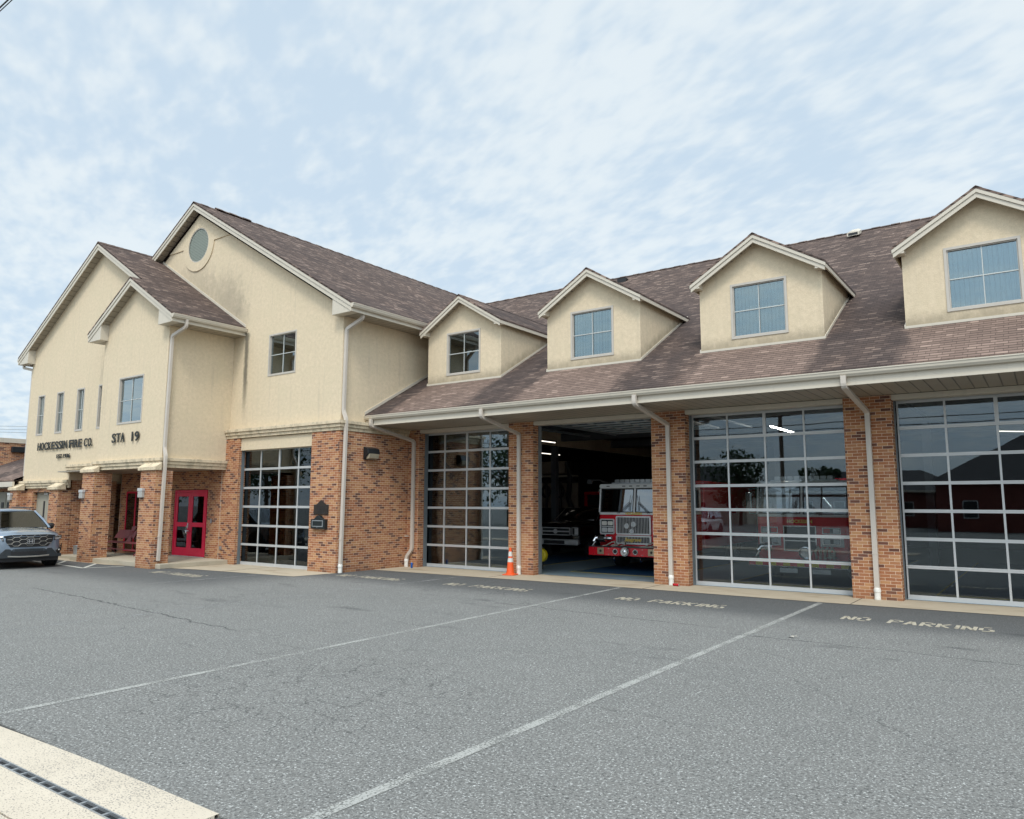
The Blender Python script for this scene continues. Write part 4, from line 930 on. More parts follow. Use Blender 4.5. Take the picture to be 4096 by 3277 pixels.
# side light (red framed) behind the bench
sl_ = MB(); x0, x1 = -28.78, -26.6; y = WY-.015
for xa in (x0, x0+.66, x0+1.32, x1-.07): sl_.box(xa, xa+.07, y-.02, y+.03, .25, 2.42)
sl_.box(x0, x1, y-.019, y+.029, 2.35, 2.42); sl_.box(x0, x1, y-.019, y+.029, .18, .25)
slo = sl_.build('side_window', 'doorred', ST, bevel=.003, label='tall red framed window behind the bench')
MB().box(x0+.07, x1-.07, y-.004, y+.002, .25, 2.35).build('pane', M['carglass'], slo)
MB().box(x0+.02, x1-.02, y+.004, y+.010, .24, 2.36).build('inner_panel', 'black', slo)
cr_ = MB(); cr_.box(-23.13, -23.06, WY-.03, WY, 1.32, 1.46); cr_.build('card_reader', 'galv', ST); cr_ = MB(); cr_.box(-22.53, -22.42, WY-.03, WY, .46, .57); cr_.build('outlet_box', 'galv', ST)

# ------------- downpipes
RECT = [(-.05, -.038), (.05, -.038), (.05, .038), (-.05, .038)]
def downpipe(path, boot=True, name='downpipe', label=None, upv=(0, 1, 0), sec=RECT):
    mb = MB()
    # round off the bends
    pts_ = [Vector(p) for p in path]; out = [pts_[0]]
    for k in range(1, len(pts_)-1):
        a_, b_, c_ = pts_[k-1], pts_[k], pts_[k+1]; r_ = min(.07, (b_-a_).length*.45, (c_-b_).length*.45)
        p0, p1 = b_+(a_-b_).normalized()*r_, b_+(c_-b_).normalized()*r_
        for q in (0, .33, .66, 1): out.append(p0.lerp(b_, q).lerp(b_.lerp(p1, q), q))
    out.append(pts_[-1])
    mb.sweep(out, sec, upv=upv); 
    for z in (.95,):
        p_ = pts_[-1]; mb.box(p_.x-.056, p_.x+.056, p_.y-.043, p_.y+.043, z, z+.03)
    o = mb.build(name, 'pipe', ST, label=label)
    if boot:
        e = pts_[-1]
        MB().lathe([(.062, 0), (.066, .02), (.062, .05), (.062, .15), (.07, .16), (.07, .22), (.055, .25)], (e.x, e.y, .01), n=16).build('pipe_boot', 'boot', o, smooth=True)
    return o
gz = 4.50
for xo, xw, ylab in ((-12.36, -12.37, 'pier between the first bay and the open bay'), (-7.78, -7.75, 'pier right of the open bay'), (-3.18, -3.10, 'rightmost pier in view')):
    downpipe([(xo, -1.85, gz+.05), (xo, -1.85, gz-.17), (xw, -.055, 4.0), (xw, -.055, .25)], label='downpipe on the '+ylab)
downpipe([(-16.62, -1.85, gz+.05), (-16.62, -1.85, gz-.17), (-16.5, -.07, 3.98), (-16.5, -.07, .55), (-16.68, -.09, .35), (-16.7, -.1, .22)], label='downpipe in the brick corner')
downpipe([(-16.34, -2.56, 7.75), (-16.34, -2.56, 7.5), (-16.85, -2.72, 7.2), (-16.85, -2.74, 4.72), (-16.70, -2.76, 4.45), (-16.72, -2.80, .25)], label='tall downpipe on the wing corner')
downpipe([(-21.78, -4.97, 7.75), (-21.78, -4.97, 7.52), (-22.38, -5.07, 7.28), (-22.38, -5.10, 3.70), (-22.22, -5.14, 3.45), (-22.22, -5.18, .24)], boot=False, label='downpipe on the porch corner')
downpipe([(lxl-.1, LY-.05, 7.85), (lxl-.1, LY-.05, 7.55), (LL-.06, LY+.05, 7.4), (LL-.06, LY+.05, .2)], boot=False, label='downpipe on the far left corner')

# ------------- fixtures on the walls
def sign(body, x0, x1, y, z, h, name, label, bold=.012):
    root = empty('sign_lettering', (x0, y, z), label=label, cat='sign')
    # each letter its own mesh, spaced to fill x0..x1
    adv = {'I': .42, ' ': .42, '.': .30, '1': .62}; tot = sum(adv.get(c, 1.0) for c in body); k = (x1-x0)/tot; x = 0
    for c in body:
        w = adv.get(c, 1.0)*k
        if c != ' ':
            o = text_obj('letter', c, h/.73, .022, 'letter', root, (0, 0, 0), bold=bold*h)
            vs = [v.co.x for v in o.data.vertices]; ww = max(vs)-min(vs); s_ = (w*.84)/ww if c not in 'I.1' else min(1.3, (w*.62)/ww)
            o.scale = (s_, 1, 1); o.location = (x+w*.08-min(vs)*s_, -.02, 0)
        x += w
    return root
sign('HOCKESSIN FIRE CO.', -32.42, -27.88, LY-.03, 4.03, .31, 's', 'dark raised letters reading HOCKESSIN FIRE CO. on the left cream gable', .02)
sign('EST. 1936', -30.68, -29.58, LY-.03, 3.67, .155, 's', 'small dark raised letters reading EST. 1936 under the longer company name', .02)
sign('STA', -25.60, -24.72, TY-.03, 4.0, .32, 's', 'dark raised letters reading STA under the porch tower window', .02)
sign('19', -24.30, -23.80, TY-.03, 4.0, .32, 's', 'dark raised numerals reading 19 right of the letters STA', .02)
# wall pack lamp on the brick side wall
wl = empty('wall_lamp', (WCX, -1.72, 3.5), label='boxy dark wall lamp with amber lens on the brick side wall', cat='wall lamp')
w_ = MB(); w_.extrude([(0, -.24, .20), (.03, -.24, .20), (.19, -.24, .14), (.23, -.24, .0), (.02, -.24, -.19), (0, -.24, -.19)], (0, .48, 0)); w_.build('housing', 'darkmetal', wl, bevel=.012)
w_ = MB(); w_.extrude([(.10, -.20, -.015), (.245, -.20, -.015), (.215, -.20, -.15), (.10, -.20, -.18)], (0, .40, 0)); w_.build('lens', 'lens', wl, bevel=.01)
# sconces
sc0 = empty('sconce', (-26.95, -5.352, 2.28), label='square pewter up-down light on the left porch pillar', cat='wall light', group='wall lights on the porch pillars')
q_ = MB(); q_.box(-.14, .14, -.10, 0, .06, .15); q_.build('shade', 'alu', sc0, bevel=.006); q_ = MB(); q_.box(-.125, .125, -.09, -.001, -.14, .058); q_.build('diffuser', 'sconceglass', sc0, bevel=.006)
sc1 = copy_tree(sc0); sc1.location = (-23.02, -5.372, 2.30); sc1['label'] = 'square pewter light on the pillar nearest the red double door'
sc2 = copy_tree(sc0); sc2.location = (-33.72, -5.022, 2.22); sc2['label'] = 'square pewter light left of the beige steel doors'
# plaques
def ogee(w, h, hp):
    pts_ = [(-w/2, 0), (w/2, 0), (w/2, h)]
    for k in range(1, 12):
        t = k/12; x = w/2*(1-t*2); pts_.append((x, h+hp*(.5+.5*math.cos(math.pi*min(1, abs(x)/(w*.36))))))
    pts_.append((-w/2, h)); return pts_
pq = empty('plaque', (-17.49, WY, 1.66), label='dark bronze bell-topped plaque on the brick corner, above the mailbox', cat='plaque')
q_ = MB(); q_.extrude([(p[0], -.03, p[1]) for p in ogee(.64, .30, .12)], (0, .029, 0)); q_.build('plate', 'bronze', pq, bevel=.006)
q_ = MB(); q_.extrude([(p[0]*.9, -.034, p[1]*.92+.015) for p in ogee(.64, .30, .12)], (0, .003, 0)); q_.build('field', 'bronze', pq)
q_ = MB()
for k in range(5): q_.box(-.2+.02*k, .2-.02*k, -.037, -.0345, .24-k*.045, .252-k*.045)
q_.build('raised_lines', 'darkmetal', pq)
mbx = empty('mailbox', (-17.51, WY, 1.25), label='black bell-topped letter box with a metal framed slot on the brick corner', cat='mailbox')
q_ = MB(); q_.extrude([(p[0], -.12, p[1]) for p in ogee(.62, .28, .115)], (0, .119, 0)); q_.build('box', 'boxblack', mbx, bevel=.012)
q_ = MB(); q_.box(-.24, .24, -.128, -.121, .06, .25); q_.build('slot_frame', 'galv', mbx); q_ = MB(); q_.box(-.21, .21, -.131, -.1285, .085, .225); q_.build('slot', 'boxblack', mbx)
q_ = MB(); q_.lathe([(.014, -.134), (.012, -.12)], (0, 0, .03), 'y', 10); q_.build('lock', 'chrome', mbx)
# bench with fire-service cross
bn = empty('bench', (-27.0, -3.75, .15), label='dark red metal bench with a cross shaped emblem behind the left porch pillar', cat='bench')
q_ = MB()
for k in range(4): q_.box(-1.35, 1.35, -.22+k*.12, -.12+k*.12, .42, .45)
q_.build('seat', 'benchred', bn, bevel=.005)
for sg in (-1, 1):
    x0, x1 = (-1.15, -.22) if sg < 0 else (.22, 1.15)
    q_ = MB(); q_.extrude([(x0-.15*(sg < 0), .22, .56), (x1, .22, .56), (x1, .33, .86), (x0, .33, .86)], (0, .02, 0)); q_.build('backrest', 'benchred', bn, bevel=.004)
cx_ = MB()
for k in range(4):
    a_ = R(90*k); ca, sa = math.cos(a_), math.sin(a_)
    P_ = [(.05, .05), (.28, .17), (.31, 0), (.28, -.17), (.05, -.05)]
    cx_.extrude([(x*ca-y*sa, .19+(.35*(x*sa+y*ca)), .72+(x*sa+y*ca)*.94) for x, y in P_], (0, -.02, .0))
cx_.lathe([(.13, .16), (.13, .20)], (0, 0, .72), 'y', 20); cx_.build('emblem', 'benchred', bn, bevel=.003)
for x in (-1.2, 1.2):
    for (ys_, kk) in ((-.26, 1), (.22, -1)):
        q_ = MB(); q_.tube([(x, ys_*.9, .42), (x, ys_*.6, .28), (x, ys_*.75, .14), (x, ys_*1.25, .02)], .02); q_.build('leg', 'benchred', bn, smooth=True)
q_ = MB(); q_.box(-1.2, 1.2, -.17, -.14, .18, .22); q_.build('stretcher', 'benchred', bn)
# bucket by the car
bk = empty('bucket', (-30.0, -4.2, .10), label='grey metal bucket against the brick porch wall behind the car', cat='bucket')
bk.location = (-29.35, -4.3, .10)
MB().lathe([(.15, 0), (.15, .02), (.165, .30), (.175, .31), (.17, .33), (.155, .33), (.15, .05)], n=20).build('pail', 'galv', bk, smooth=True)
q_ = MB(); q_.lathe([(.03, -.03), (.045, 0), (.03, .03)], (.2, 0, .10), 'z', 10); q_.build('white_knob', 'boot', bk)
# cone
cn = empty('traffic_cone', (-12.48, -.31, .008), R(12), label='tall orange traffic cone with two pale bands beside the downpipe', cat='traffic cone')
q_ = MB(); q_.box(-.175, .175, -.175, .175, 0, .03); q_.lathe([(.15, .03), (.13, .05)], n=24); q_.build('base', 'orange', cn, bevel=.01)
prof = lambda z: .115+(.032-.115)*(z-.05)/.70
q_ = MB(); q_.lathe([(prof(z), z) for z in (.05, .30, .33, .42, .50, .60, .70, .75)]+[(.02, .76)], n=24); q_.build('cone_body', 'orange', cn, smooth=True)
q_ = MB(); q_.lathe([(prof(z)+.003, z) for z in (.36, .47)], n=24); q_.build('reflective_band', 'conewhite', cn, smooth=True)
q_ = MB(); q_.lathe([(prof(z)+.003, z) for z in (.52, .65)], n=24); q_.build('reflective_band', 'conewhite', cn, smooth=True)
# cans
def can(loc, rot, m_, label):
    r_ = empty('drink_can', loc, label=label, cat='can'); r_.rotation_euler = rot
    MB().lathe([(.024, 0), (.031, .01), (.033, .02), (.033, .15), (.027, .165)], n=18).build('can_body', m_, r_, smooth=True)
    MB().lathe([(.027, .1655), (.026, .169), (.022, .167)], n=18).build('lid', 'galv', r_, smooth=True)
can((-16.22, -.36, .01), (0, 0, 0), 'canblue', 'small blue can standing on the apron by the corner downpipe')
can((-7.66, -.16, .042), (R(90), 0, R(80)), 'canred', 'red can lying on the apron at the foot of a brick pier')
# fallen leaf
lf = MB(); lf.poly([(0, 0, .01), (.05, -.02, .03), (.11, .01, .015), (.08, .05, .035), (.03, .05, .02)]); lf.poly([(.08, .05, .035), (.14, .06, .02), (.12, .09, .03)])
o = lf.build('leaf', 'hose'); o.location = (-3.38, -5.75, 0); tag(o, 'single curled pale leaf lying on the open asphalt', 'leaf')

# ------------- annex on the far left
AX = empty('annex_building', (-38, -4, 0), label='low brick annex with brown shingle shed roof and grey doors at the far left', cat='building')
def AL(mb, *a, **k):
    mb.v = [(x+38, y+4, z) for x, y, z in mb.v]; return mb.build(*a, parent=AX, **k)
q_ = MB(); q_.box(-60, -33.62, -3.9, 2, 0, 2.9); AL(q_, 'wall', 'brick')
q_ = MB(); q_.box(-41.3, -41, -3.3, 12, 2.6, 4.88); q_.box(-60, -41.3, -3.3, 12, 2.6, 4.88); AL(q_, 'upper_wall', 'brick')
q_ = MB(); q_.box(-60, -40.95, -3.35, 12, 4.88, 5.10); AL(q_, 'parapet', 'trim')
q_ = MB(); q_.box(-41.0, -40.84, -2.5, -1.9, 4.42, 4.70); AL(q_, 'louvre_vent', 'darkmetal', bevel=.02)
q_ = MB(); e0 = (-5.0, 2.92)
f = [(-60, e0[0], e0[1]), (-33.62, e0[0], e0[1]), (-33.62, 1.5, e0[1]+6.5*.40), (-60, 1.5, e0[1]+6.5*.40)]
q_.poly(f); q_.poly([(p[0], p[1], p[2]-.1) for p in f[::-1]]); q_.poly([(-60, e0[0], e0[1]-.1), (-33.62, e0[0], e0[1]-.1), (-33.62, e0[0], e0[1]), (-60, e0[0], e0[1])]); AL(q_, 'roof', 'shingle')
q_ = MB(); q_.box(-60, -33.62, -5.06, -4.98, 2.62, 2.82); AL(q_, 'gutter', 'trim'); q_ = MB(); q_.box(-60, -33.62, -4.98, -3.9, 2.60, 2.62); AL(q_, 'soffit', 'soffit_x')
q_ = MB(); q_.box(-38.2, -36.0, -3.96, -3.9, 0, 2.45); q_.box(-37.12, -37.08, -3.975, -3.955, 0, 2.4); AL(q_, 'door', 'doorgrey')
q_ = MB(); q_.box(-37.5, -37.25, -3.98, -3.965, 1.0, 2.0); q_.box(-36.9, -36.65, -3.98, -3.965, 1.0, 2.0); AL(q_, 'door_pane', 'black')
# overhead wires
def wire(name, p0, p1, sag, r, label, parent=None):
    p0, p1 = Vector(p0), Vector(p1); pts_ = []
    for k in range(25):
        t = k/24; p_ = p0.lerp(p1, t); p_.z -= sag*4*t*(1-t); pts_.append(p_)
    return tag(MB().tube(pts_, r, 6).build(name, 'black', parent, smooth=True), label, 'wire')
for z, h_ in ((14.1, 'highest'), (13.6, 'middle'), (13.15, 'lowest')):
    wire('power_line', (-150, 30, z+.9), (-110, 30, z-1.7), .0, .022, h_+' of three thin power lines left of the left gable')
wire('overhead_cable', (-70, -13.91, 9.0), (40, -13.91, 9.0), .0, .011, 'thicker cable crossing the top left corner of the sky')
wire('overhead_cable', (-70, -13.885, 8.985), (40, -13.885, 8.985), .0, .007, 'thinner cable crossing the top left corner of the sky')

# ------------------------------------------------------------------ things inside the bays
def rrect(x0, x1, z0, z1, r, n=5):
    pts_ = []
    for cx_, cz_, a0 in ((x1-r, z1-r, 0), (x0+r, z1-r, 90), (x0+r, z0+r, 180), (x1-r, z0+r, 270)):
        for k in range(n+1):
            a_ = R(a0+90*k/n); pts_.append((cx_+r*math.cos(a_), cz_+r*math.sin(a_)))
    return pts_
def slab(mb, pts_, y0, y1, m=0): mb.extrude([(p[0], y0, p[1]) for p in pts_], (0, y1-y0, 0), m); return mb
def ringxz(mb, x0, x1, z0, z1, r, w, y0, y1, m=0):
    a_ = rrect(x0, x1, z0, z1, r); b_ = rrect(x0+w, x1-w, z0+w, z1-w, max(.005, r-w)); n_ = len(a_)
    for k in range(n_):
        q = (k+1) % n_; P_ = lambda p, y: (p[0], y, p[1])
        mb.poly([P_(a_[k], y0), P_(b_[k], y0), P_(b_[q], y0), P_(a_[q], y0)], m); mb.poly([P_(a_[k], y0), P_(a_[q], y0), P_(a_[q], y1), P_(a_[k], y1)], m); mb.poly([P_(b_[k], y0), P_(b_[k], y1), P_(b_[q], y1), P_(b_[q], y0)], m)
def wheel(mb_parent, x, y, r, w, name='wheel'):
    o = MB().lathe([(r*.62, -w/2), (r*.93, -w/2), (r, -w*.36), (r, w*.36), (r*.93, w/2), (r*.62, w/2)], (x, y, r), 'x', 28).build(name, 'rubber', mb_parent, smooth=True)
    sg = 1 if x > 0 else -1
    MB().lathe([(r*.60, -w*.5), (r*.60, w*.5)], (x, y, r), 'x', 24).build('rim', 'galv', o)
    h = MB()
    for k in range(5):
        a_ = 2*math.pi*k/5; h.extrude([(x+sg*w*.51, y+math.cos(a_+d_)*rr_, r+math.sin(a_+d_)*rr_) for d_, rr_ in ((-.18, r*.12), (-.12, r*.57), (.12, r*.57), (.18, r*.12))], (sg*.012, 0, 0))
    h.build('spoke', 'chrome', o); return o
def engine(loc, v, label):
    E_ = empty('fire_engine', loc, label=label, cat='fire engine')
    hw = 1.19
    lo = MB()
    def shell(z0, z1, m, y0=0, front=0.0, hw_=hw, r=.14):
        pts_ = [(-hw_, 2.7), (-hw_, y0+r)]+[(-hw_+r-r*math.cos(R(a_)), y0+r-r*math.sin(R(a_))) for a_ in (20, 45, 70)]+[(-hw_+r, y0), (hw_-r, y0)]+[(hw_-r+r*math.sin(R(a_)), y0+r-r*math.cos(R(a_))) for a_ in (20, 45, 70)]+[(hw_, y0+r), (hw_, 2.7)]
        lo.extrude([(p[0], p[1], z0) for p in pts_], (0, 0, z1-z0), m)
    shell(.50, 1.655, 0)
    body = lo.build('cab_lower', 'red', E_, bevel=.012)
    lo = MB(); shell(1.657, 1.725, 0, 0); lo.build('cab_band', 'white', E_)
    # upper cab with real window openings: posts + roof
    up_ = MB(); zb, zt_ = 1.725, 2.46
    rake_ = .13
    def post(xa, xb): up_.extrude([(xa, .02, zb), (xb, .02, zb), (xb, rake_, zt_), (xa, rake_, zt_)], (0, .08, 0))
    for xa_, xb_ in ((-hw+.005, -hw+.06), (hw-.06, hw-.005), (-.03, .03)):
        up_ = MB(); post(xa_, xb_); up_.build('cab_pillar', 'white', E_, bevel=.01)
    for sg in (-1, 1): MB().box(sg*(hw-.005), sg*(hw-.06), 1.2, 1.4, zb, zt_).build('cab_pillar', 'white', E_)
    MB().box(-hw+.005, hw-.005, 2.55, 2.69, zb, zt_).build('cab_rear', 'white', E_)
    rf = MB(); slab(rf, rrect(-hw, hw, zt_, 2.60, .06), .09, 2.7); rf.build('cab_roof', 'white', E_, bevel=.03)
    for sg in (-1, 1):
        x0, x1 = (-hw+.058, -.03) if sg < 0 else (.03, hw-.058)
        ws_ = MB(); ws_.extrude([(x0, .045, zb+.01), (x1, .045, zb+.01), (x1, rake_+.025, zt_-.005), (x0, rake_+.025, zt_-.005)], (0, .008, 0)); w_ = ws_.build('windscreen', 'truckglass', E_)
        g_ = MB(); rr2 = [(x0+.0, zb+.005), (x1, zb+.005), (x1, zt_), (x0, zt_)]
        for (xa, xb, za, zc_) in ((x0, x1, zb+.0, zb+.03), (x0, x1, zt_-.03, zt_), (x0, x0+.025, zb+.03, zt_-.03), (x1-.025, x1, zb+.03, zt_-.03)):
            ya = .02+(rake_-.02)*(za-zb)/(zt_-zb); yb_ = .02+(rake_-.02)*(zc_-zb)/(zt_-zb)
            g_.extrude([(xa, ya, za), (xb, ya, za), (xb, yb_, zc_), (xa, yb_, zc_)], (0, .02, 0))
        g_.build('gasket', 'black', w_)
        sw = MB(); sw.box(sg*(hw-.012)-.003, sg*(hw-.012)+.003, .16, 1.2, zb+.03, zt_-.03); sw.box(sg*(hw-.012)-.003, sg*(hw-.012)+.003, 1.4, 2.5, zb+.03, zt_-.03); sw.build('side_window', 'truckglass', E_)
        wi_ = MB(); px_ = sg*.12+(-.02 if sg < 0 else .02); bx_ = sg*.52
        wi_.tube([(bx_, -.03, 1.70), (sg*.16, .02, 2.03)], .008, 6); wi_.tube([(bx_-sg*.05, -.03, 1.70), (sg*.13, .02, 2.01)], .008, 6); wi_.tube([(sg*.15, -.0, 1.78), (sg*.145, .03, 2.03), (sg*.11, .055, 2.24)], .011, 6)
        wi_.build('wiper', 'black', E_)
    sh_ = MB(); sh_.box(-hw+.07, hw-.07, 1.5, 1.6, .6, 1.95); sh_.box(-hw+.04, hw-.04, .2, .5, 1.55, 1.80); 
    for x in (-.6, .6): sh_.box(x-.25, x+.25, 1.2, 1.35, 1.3, 2.15)
    sh_.build('cab_interior', 'black', E_)
    # body behind
    bb = MB(); bb.box(-1.24, 1.24, 2.85, 9.2, .55, 2.75); bb.build('rear_body', 'red', E_, bevel=.03)
    ch = MB(); ch.box(-.8, .8, .2, 9, .42, .55); ch.box(-1.1, 1.1, .0, 2.6, .44, .52); ch.build('chassis', 'black', E_)
    for x in (-1.02, 1.02):
        wheel(E_, x, 1.35, .50, .30); wheel(E_, x, 6.6, .50, .34)
    # bumper
    bf = -.62
    bp = MB()
    if v == 0:
        bp.box(-1.22, -.20, bf, -.0, .455, .70); bp.box(.16, 1.22, bf, -.0, .455, .70); bp.box(-.2, .16, bf+.04, -.0, .455, .70); bu = bp.build('bumper', 'red', E_, bevel=.01)
        tr_ = MB(); tr_.box(-1.23, 1.23, bf-.01, .0, .702, .722); tr_.build('tread_plate', 'darkmetal', bu)
        si = MB(); si.lathe([(.125, -.05), (.135, -.04), (.135, .0)], (-.02, bf-.01, .585), 'y', 28); si.lathe([(.10, -.075), (.115, -.0501)], (-.02, bf-.01, .585), 'y', 28); si.lathe([(.02, -.09), (.05, -.0751)], (-.02, bf-.01, .585), 'y', 20)
        for k in range(12): a_ = 2*math.pi*k/12; si.box(-.02+.082*math.cos(a_)-.006, -.02+.082*math.cos(a_)+.006, bf-.092, bf-.085, .585+.082*math.sin(a_)-.006, .585+.082*math.sin(a_)+.006)
        si.build('siren', 'chrome', bu, smooth=True)
        for x in (-.34, .30):
            q = MB(); q.lathe([(.075, -.015), (.08, -.02), (.08, 0)], (x, bf-.001, .585), 'y', 24); q.build('lamp_ring', 'chrome', bu, smooth=True); q = MB(); q.lathe([(.055, -.024), (.06, -.0201)], (x, bf-.001, .585), 'y', 24); q.build('bumper_lamp', 'black', bu)
        for x in (-.82, .80):
            q = MB(); q.box(x-.105, x+.105, bf-.012, bf-.001, .49, .685); q.build('speaker_plate', plate_m, bu, bevel=.004); q = MB(); q.lathe([(.035, -.0165), (.04, -.0125)], (x, bf, .588), 'y', 18); q.extrude([(x-.02, bf-.02, .56), (x, bf-.02, .545), (x+.03, bf-.02, .60), (x, bf-.02, .635)], (0, .003, 0)); q.build('speaker_emblem', 'bronze', bu)
        q = MB()
        for x in (-1.06, -.55, .52):
            for z in (.50, .66): q.lathe([(.012, -.008), (.014, 0)], (x, bf-.001, z), 'y', 10)
        q.build('bolt', 'chrome', bu)
        for x in (-.42, .42):
            q = MB(); q.tube([(x, bf+.1, .45), (x, bf+.06, .36), (x, bf+.12, .31), (x, bf+.18, .34)], .018, 8); q.build('tow_hook', 'chrome', bu, smooth=True)
        pu = MB(); pu.tube([(-1.16, -.38, .72), (-1.17, -.38, .86), (-1.12, -.34, .95), (-.98, -.30, .97)], .062, 12); pu.lathe([(.10, -.12), (.12, -.1), (.12, .1), (.10, .12)], (-.92, -.28, .95), 'x', 18); pu.lathe([(.05, 0), (.055, .18), (.05, .2)], (-.80, -.30, .95), 'x', 14); pu.build('suction_intake', 'chrome', bu, smooth=True)
        hs = MB()
        for k, (x, a_) in enumerate(((-.62, .0), (-.30, .4), (.62, .2))):
            hs.sweep([(x-.22, -.42, .73), (x-.1, -.40, .75), (x+.05, -.36, .84), (x+.14, -.34, .86), (x+.16, -.32, .78), (x+.02, -.38, .74)], [(-.012, -.04), (.012, -.04), (.012, .04), (-.012, .04)], upv=(0, 1, 0))
        hs.box(.38, .95, -.5, -.2, .723, .745); hs.build('hose', 'hose', bu)
        gb_ = MB(); gb_.lathe([(.03, 0), (.10, .03), (.12, .08), (.08, .15), (.03, .17)], (.86, -.35, .723), n=10); gb_.build('dark_cover', 'black', bu)
    else:
        cols = ['red', 'yellow']
        for k in range(14):
            x0 = -1.22+k*.175; x1 = min(1.22, x0+.175)
            bp.extrude([(x0, bf, .42), (min(1.22, x0+.175), bf, .42), (min(1.22, x0+.175+.0), bf, .56), (x0, bf, .56)], (0, .5, 0), k % 2)
        bu = bp.build('bumper', cols, E_)
        q = MB(); q.box(-1.23, 1.23, bf-.02, -.0, .563, .60); q.box(-1.23, 1.23, bf-.012, -.1, .395, .417); q.build('chrome_edge', 'chrome', bu, bevel=.006)
        for x in (-.22, .58): q = MB(); q.box(x-.22, x+.22, bf+.02, bf+.05, .25, .36); q.build('step_grille', 'galv', bu)
        q = MB(); q.lathe([(.15, -.05), (.165, -.04), (.165, 0)], (.2, bf+.1, .76), 'y', 28); q.lathe([(.11, -.08), (.13, -.051)], (.2, bf+.1, .76), 'y', 28); q.build('siren', 'chrome', bu, smooth=True)
        q = MB()
        for k in range(4): q.tube([(.42+.11*k, -.35, .62), (.40+.11*k, -.40, .80), (.48+.11*k, -.38, .90), (.53+.11*k, -.35, .80), (.50+.11*k, -.33, .62)], .028, 8)
        for k in range(3): q.lathe([(.11-.02*k, 0), (.11-.02*k, .03)], (.78, -.30, .64+.05*k), n=18)
        q.build('hose', 'hose', bu, smooth=True)
        q = MB(); q.tube([(-1.05, -.4, .62), (-1.05, -.4, .78), (-.98, -.35, .88), (-.85, -.3, .88)], .07, 12); q.lathe([(.11, -.1), (.12, .1)], (-.78, -.3, .88), 'x', 18); q.build('suction_intake', 'chrome', bu, smooth=True)
    # grille
    if v == 0:
        gr = MB(); ringxz(gr, -.575, .565, 1.055, 1.62, .05, .045, -.05, .0); ringxz(gr, -.575, .565, .775, 1.035, .04, .04, -.05, .0)
        g_ = gr.build('grille_surround', 'bright', E_, bevel=.006)
        gk = MB(); slab(gk, rrect(-.54, .53, 1.09, 1.59, .02), -.012, -.002); slab(gk, rrect(-.54, .53, .81, 1.0, .02), -.012, -.002); gk.build('grille_back', 'black', g_)
        ba = MB()
        for k in range(22):
            x = -.515+k*.0485; ba.box(x-.005, x+.005, -.035, -.013, 1.095, 1.58); ba.box(x-.005, x+.005, -.035, -.013, .81, 1.0)
        ba.build('grille_bars', 'bright', g_)
        for (x, z, r_) in ((-.20, 1.32, .082), (.02, 1.37, .085), (-.04, 1.16, .080)):
            q = MB(); q.lathe([(r_, -.085), (r_, -.06), (r_*.6, -.04)], (x, 0, z), 'y', 24); q.build('deck_lamp_ring', 'chrome', g_, smooth=True); q = MB(); q.lathe([(r_*.86, -.09), (r_*.9, -.0851)], (x, 0, z), 'y', 24); q.build('deck_lamp', 'galv', g_)
        for sg in (-1, 1):
            x0, x1 = (-1.115, -.625) if sg < 0 else (.625, 1.115)
            hb = MB(); ringxz(hb, x0, x1, 1.065, 1.53, .06, .035, -.05, 0); hb.box(x0+.05, x1-.05, -.03, -.01, 1.285, 1.31); h_ = hb.build('headlight_bezel', 'bright', E_)
            hk = MB(); slab(hk, rrect(x0+.03, x1-.03, 1.095, 1.50, .03), -.012, -.003); hk.build('bezel_back', 'darkmetal', h_)
            for cx_ in (x0+.145, x1-.145):
                q = MB(); slab(q, rrect(cx_-.085, cx_+.085, 1.335, 1.455, .03), -.04, -.013); q.build('warning_lamp', 'boot', h_, bevel=.006)
                q = MB(); slab(q, rrect(cx_-.09, cx_+.09, 1.125, 1.26, .03), -.03, -.0131); q.lathe([(.05, -.045), (.055, -.0301)], (cx_, 0, 1.19), 'y', 20); q.build('headlight', 'bright', h_)
        t_ = text_obj('cab_lettering', 'HOCKESSIN', .095, .01, 'gold', E_, (0, -.012, 1.662), bold=.004, align='CENTER', spacing=1.05); 
        t_ = text_obj('grille_script', 'Seagrave', .15, .012, 'gold', E_, (-.02, -.062, .865), bold=.003, align='CENTER', shear=.35)
    else:
        gr = MB(); ringxz(gr, -.48, .36, .76, 1.43, .01, .03, -.03, 0); gr.box(-.46, .34, -.02, -.004, .80, 1.40, 1); gr.box(-.47, .35, -.028, -.005, 1.02, 1.05); gr.build('grille', ['chrome', 'black'], E_)
        for sg in (-1, 1):
            x0, x1 = (-1.12, -.55) if sg < 0 else (.45, 1.02)
            q = MB(); q.box(x0, x1, -.012, -.002, .90, 1.18); q.build('white_panel', 'white', E_)
            for z0, m_ in ((1.22, 'black'), (.95, 'black')):
                q = MB(); ringxz(q, x0+.06, x1-.06, z0, z0+.17, .02, .02, -.045, -.0); h_ = q.build('headlight_bezel', 'chrome', E_); q = MB(); q.box(x0+.08, x1-.08, -.03, -.013, z0+.02, z0+.15); q.build('headlight_back', 'darkmetal', h_)
                for i, cx_ in enumerate((x0+.17, x1-.17)):
                    q = MB(); q.box(cx_-.075, cx_+.075, -.042, -.031, z0+.03, z0+.14); q.build('headlight', 'redlamp' if (z0 > 1.2 and (i == 0) == (sg > 0)) else 'galv', h_)
        text_obj('cab_lettering', 'HOCKESSIN', .12, .008, 'gold', E_, (-.05, -.01, 1.50), bold=.004, align='CENTER')
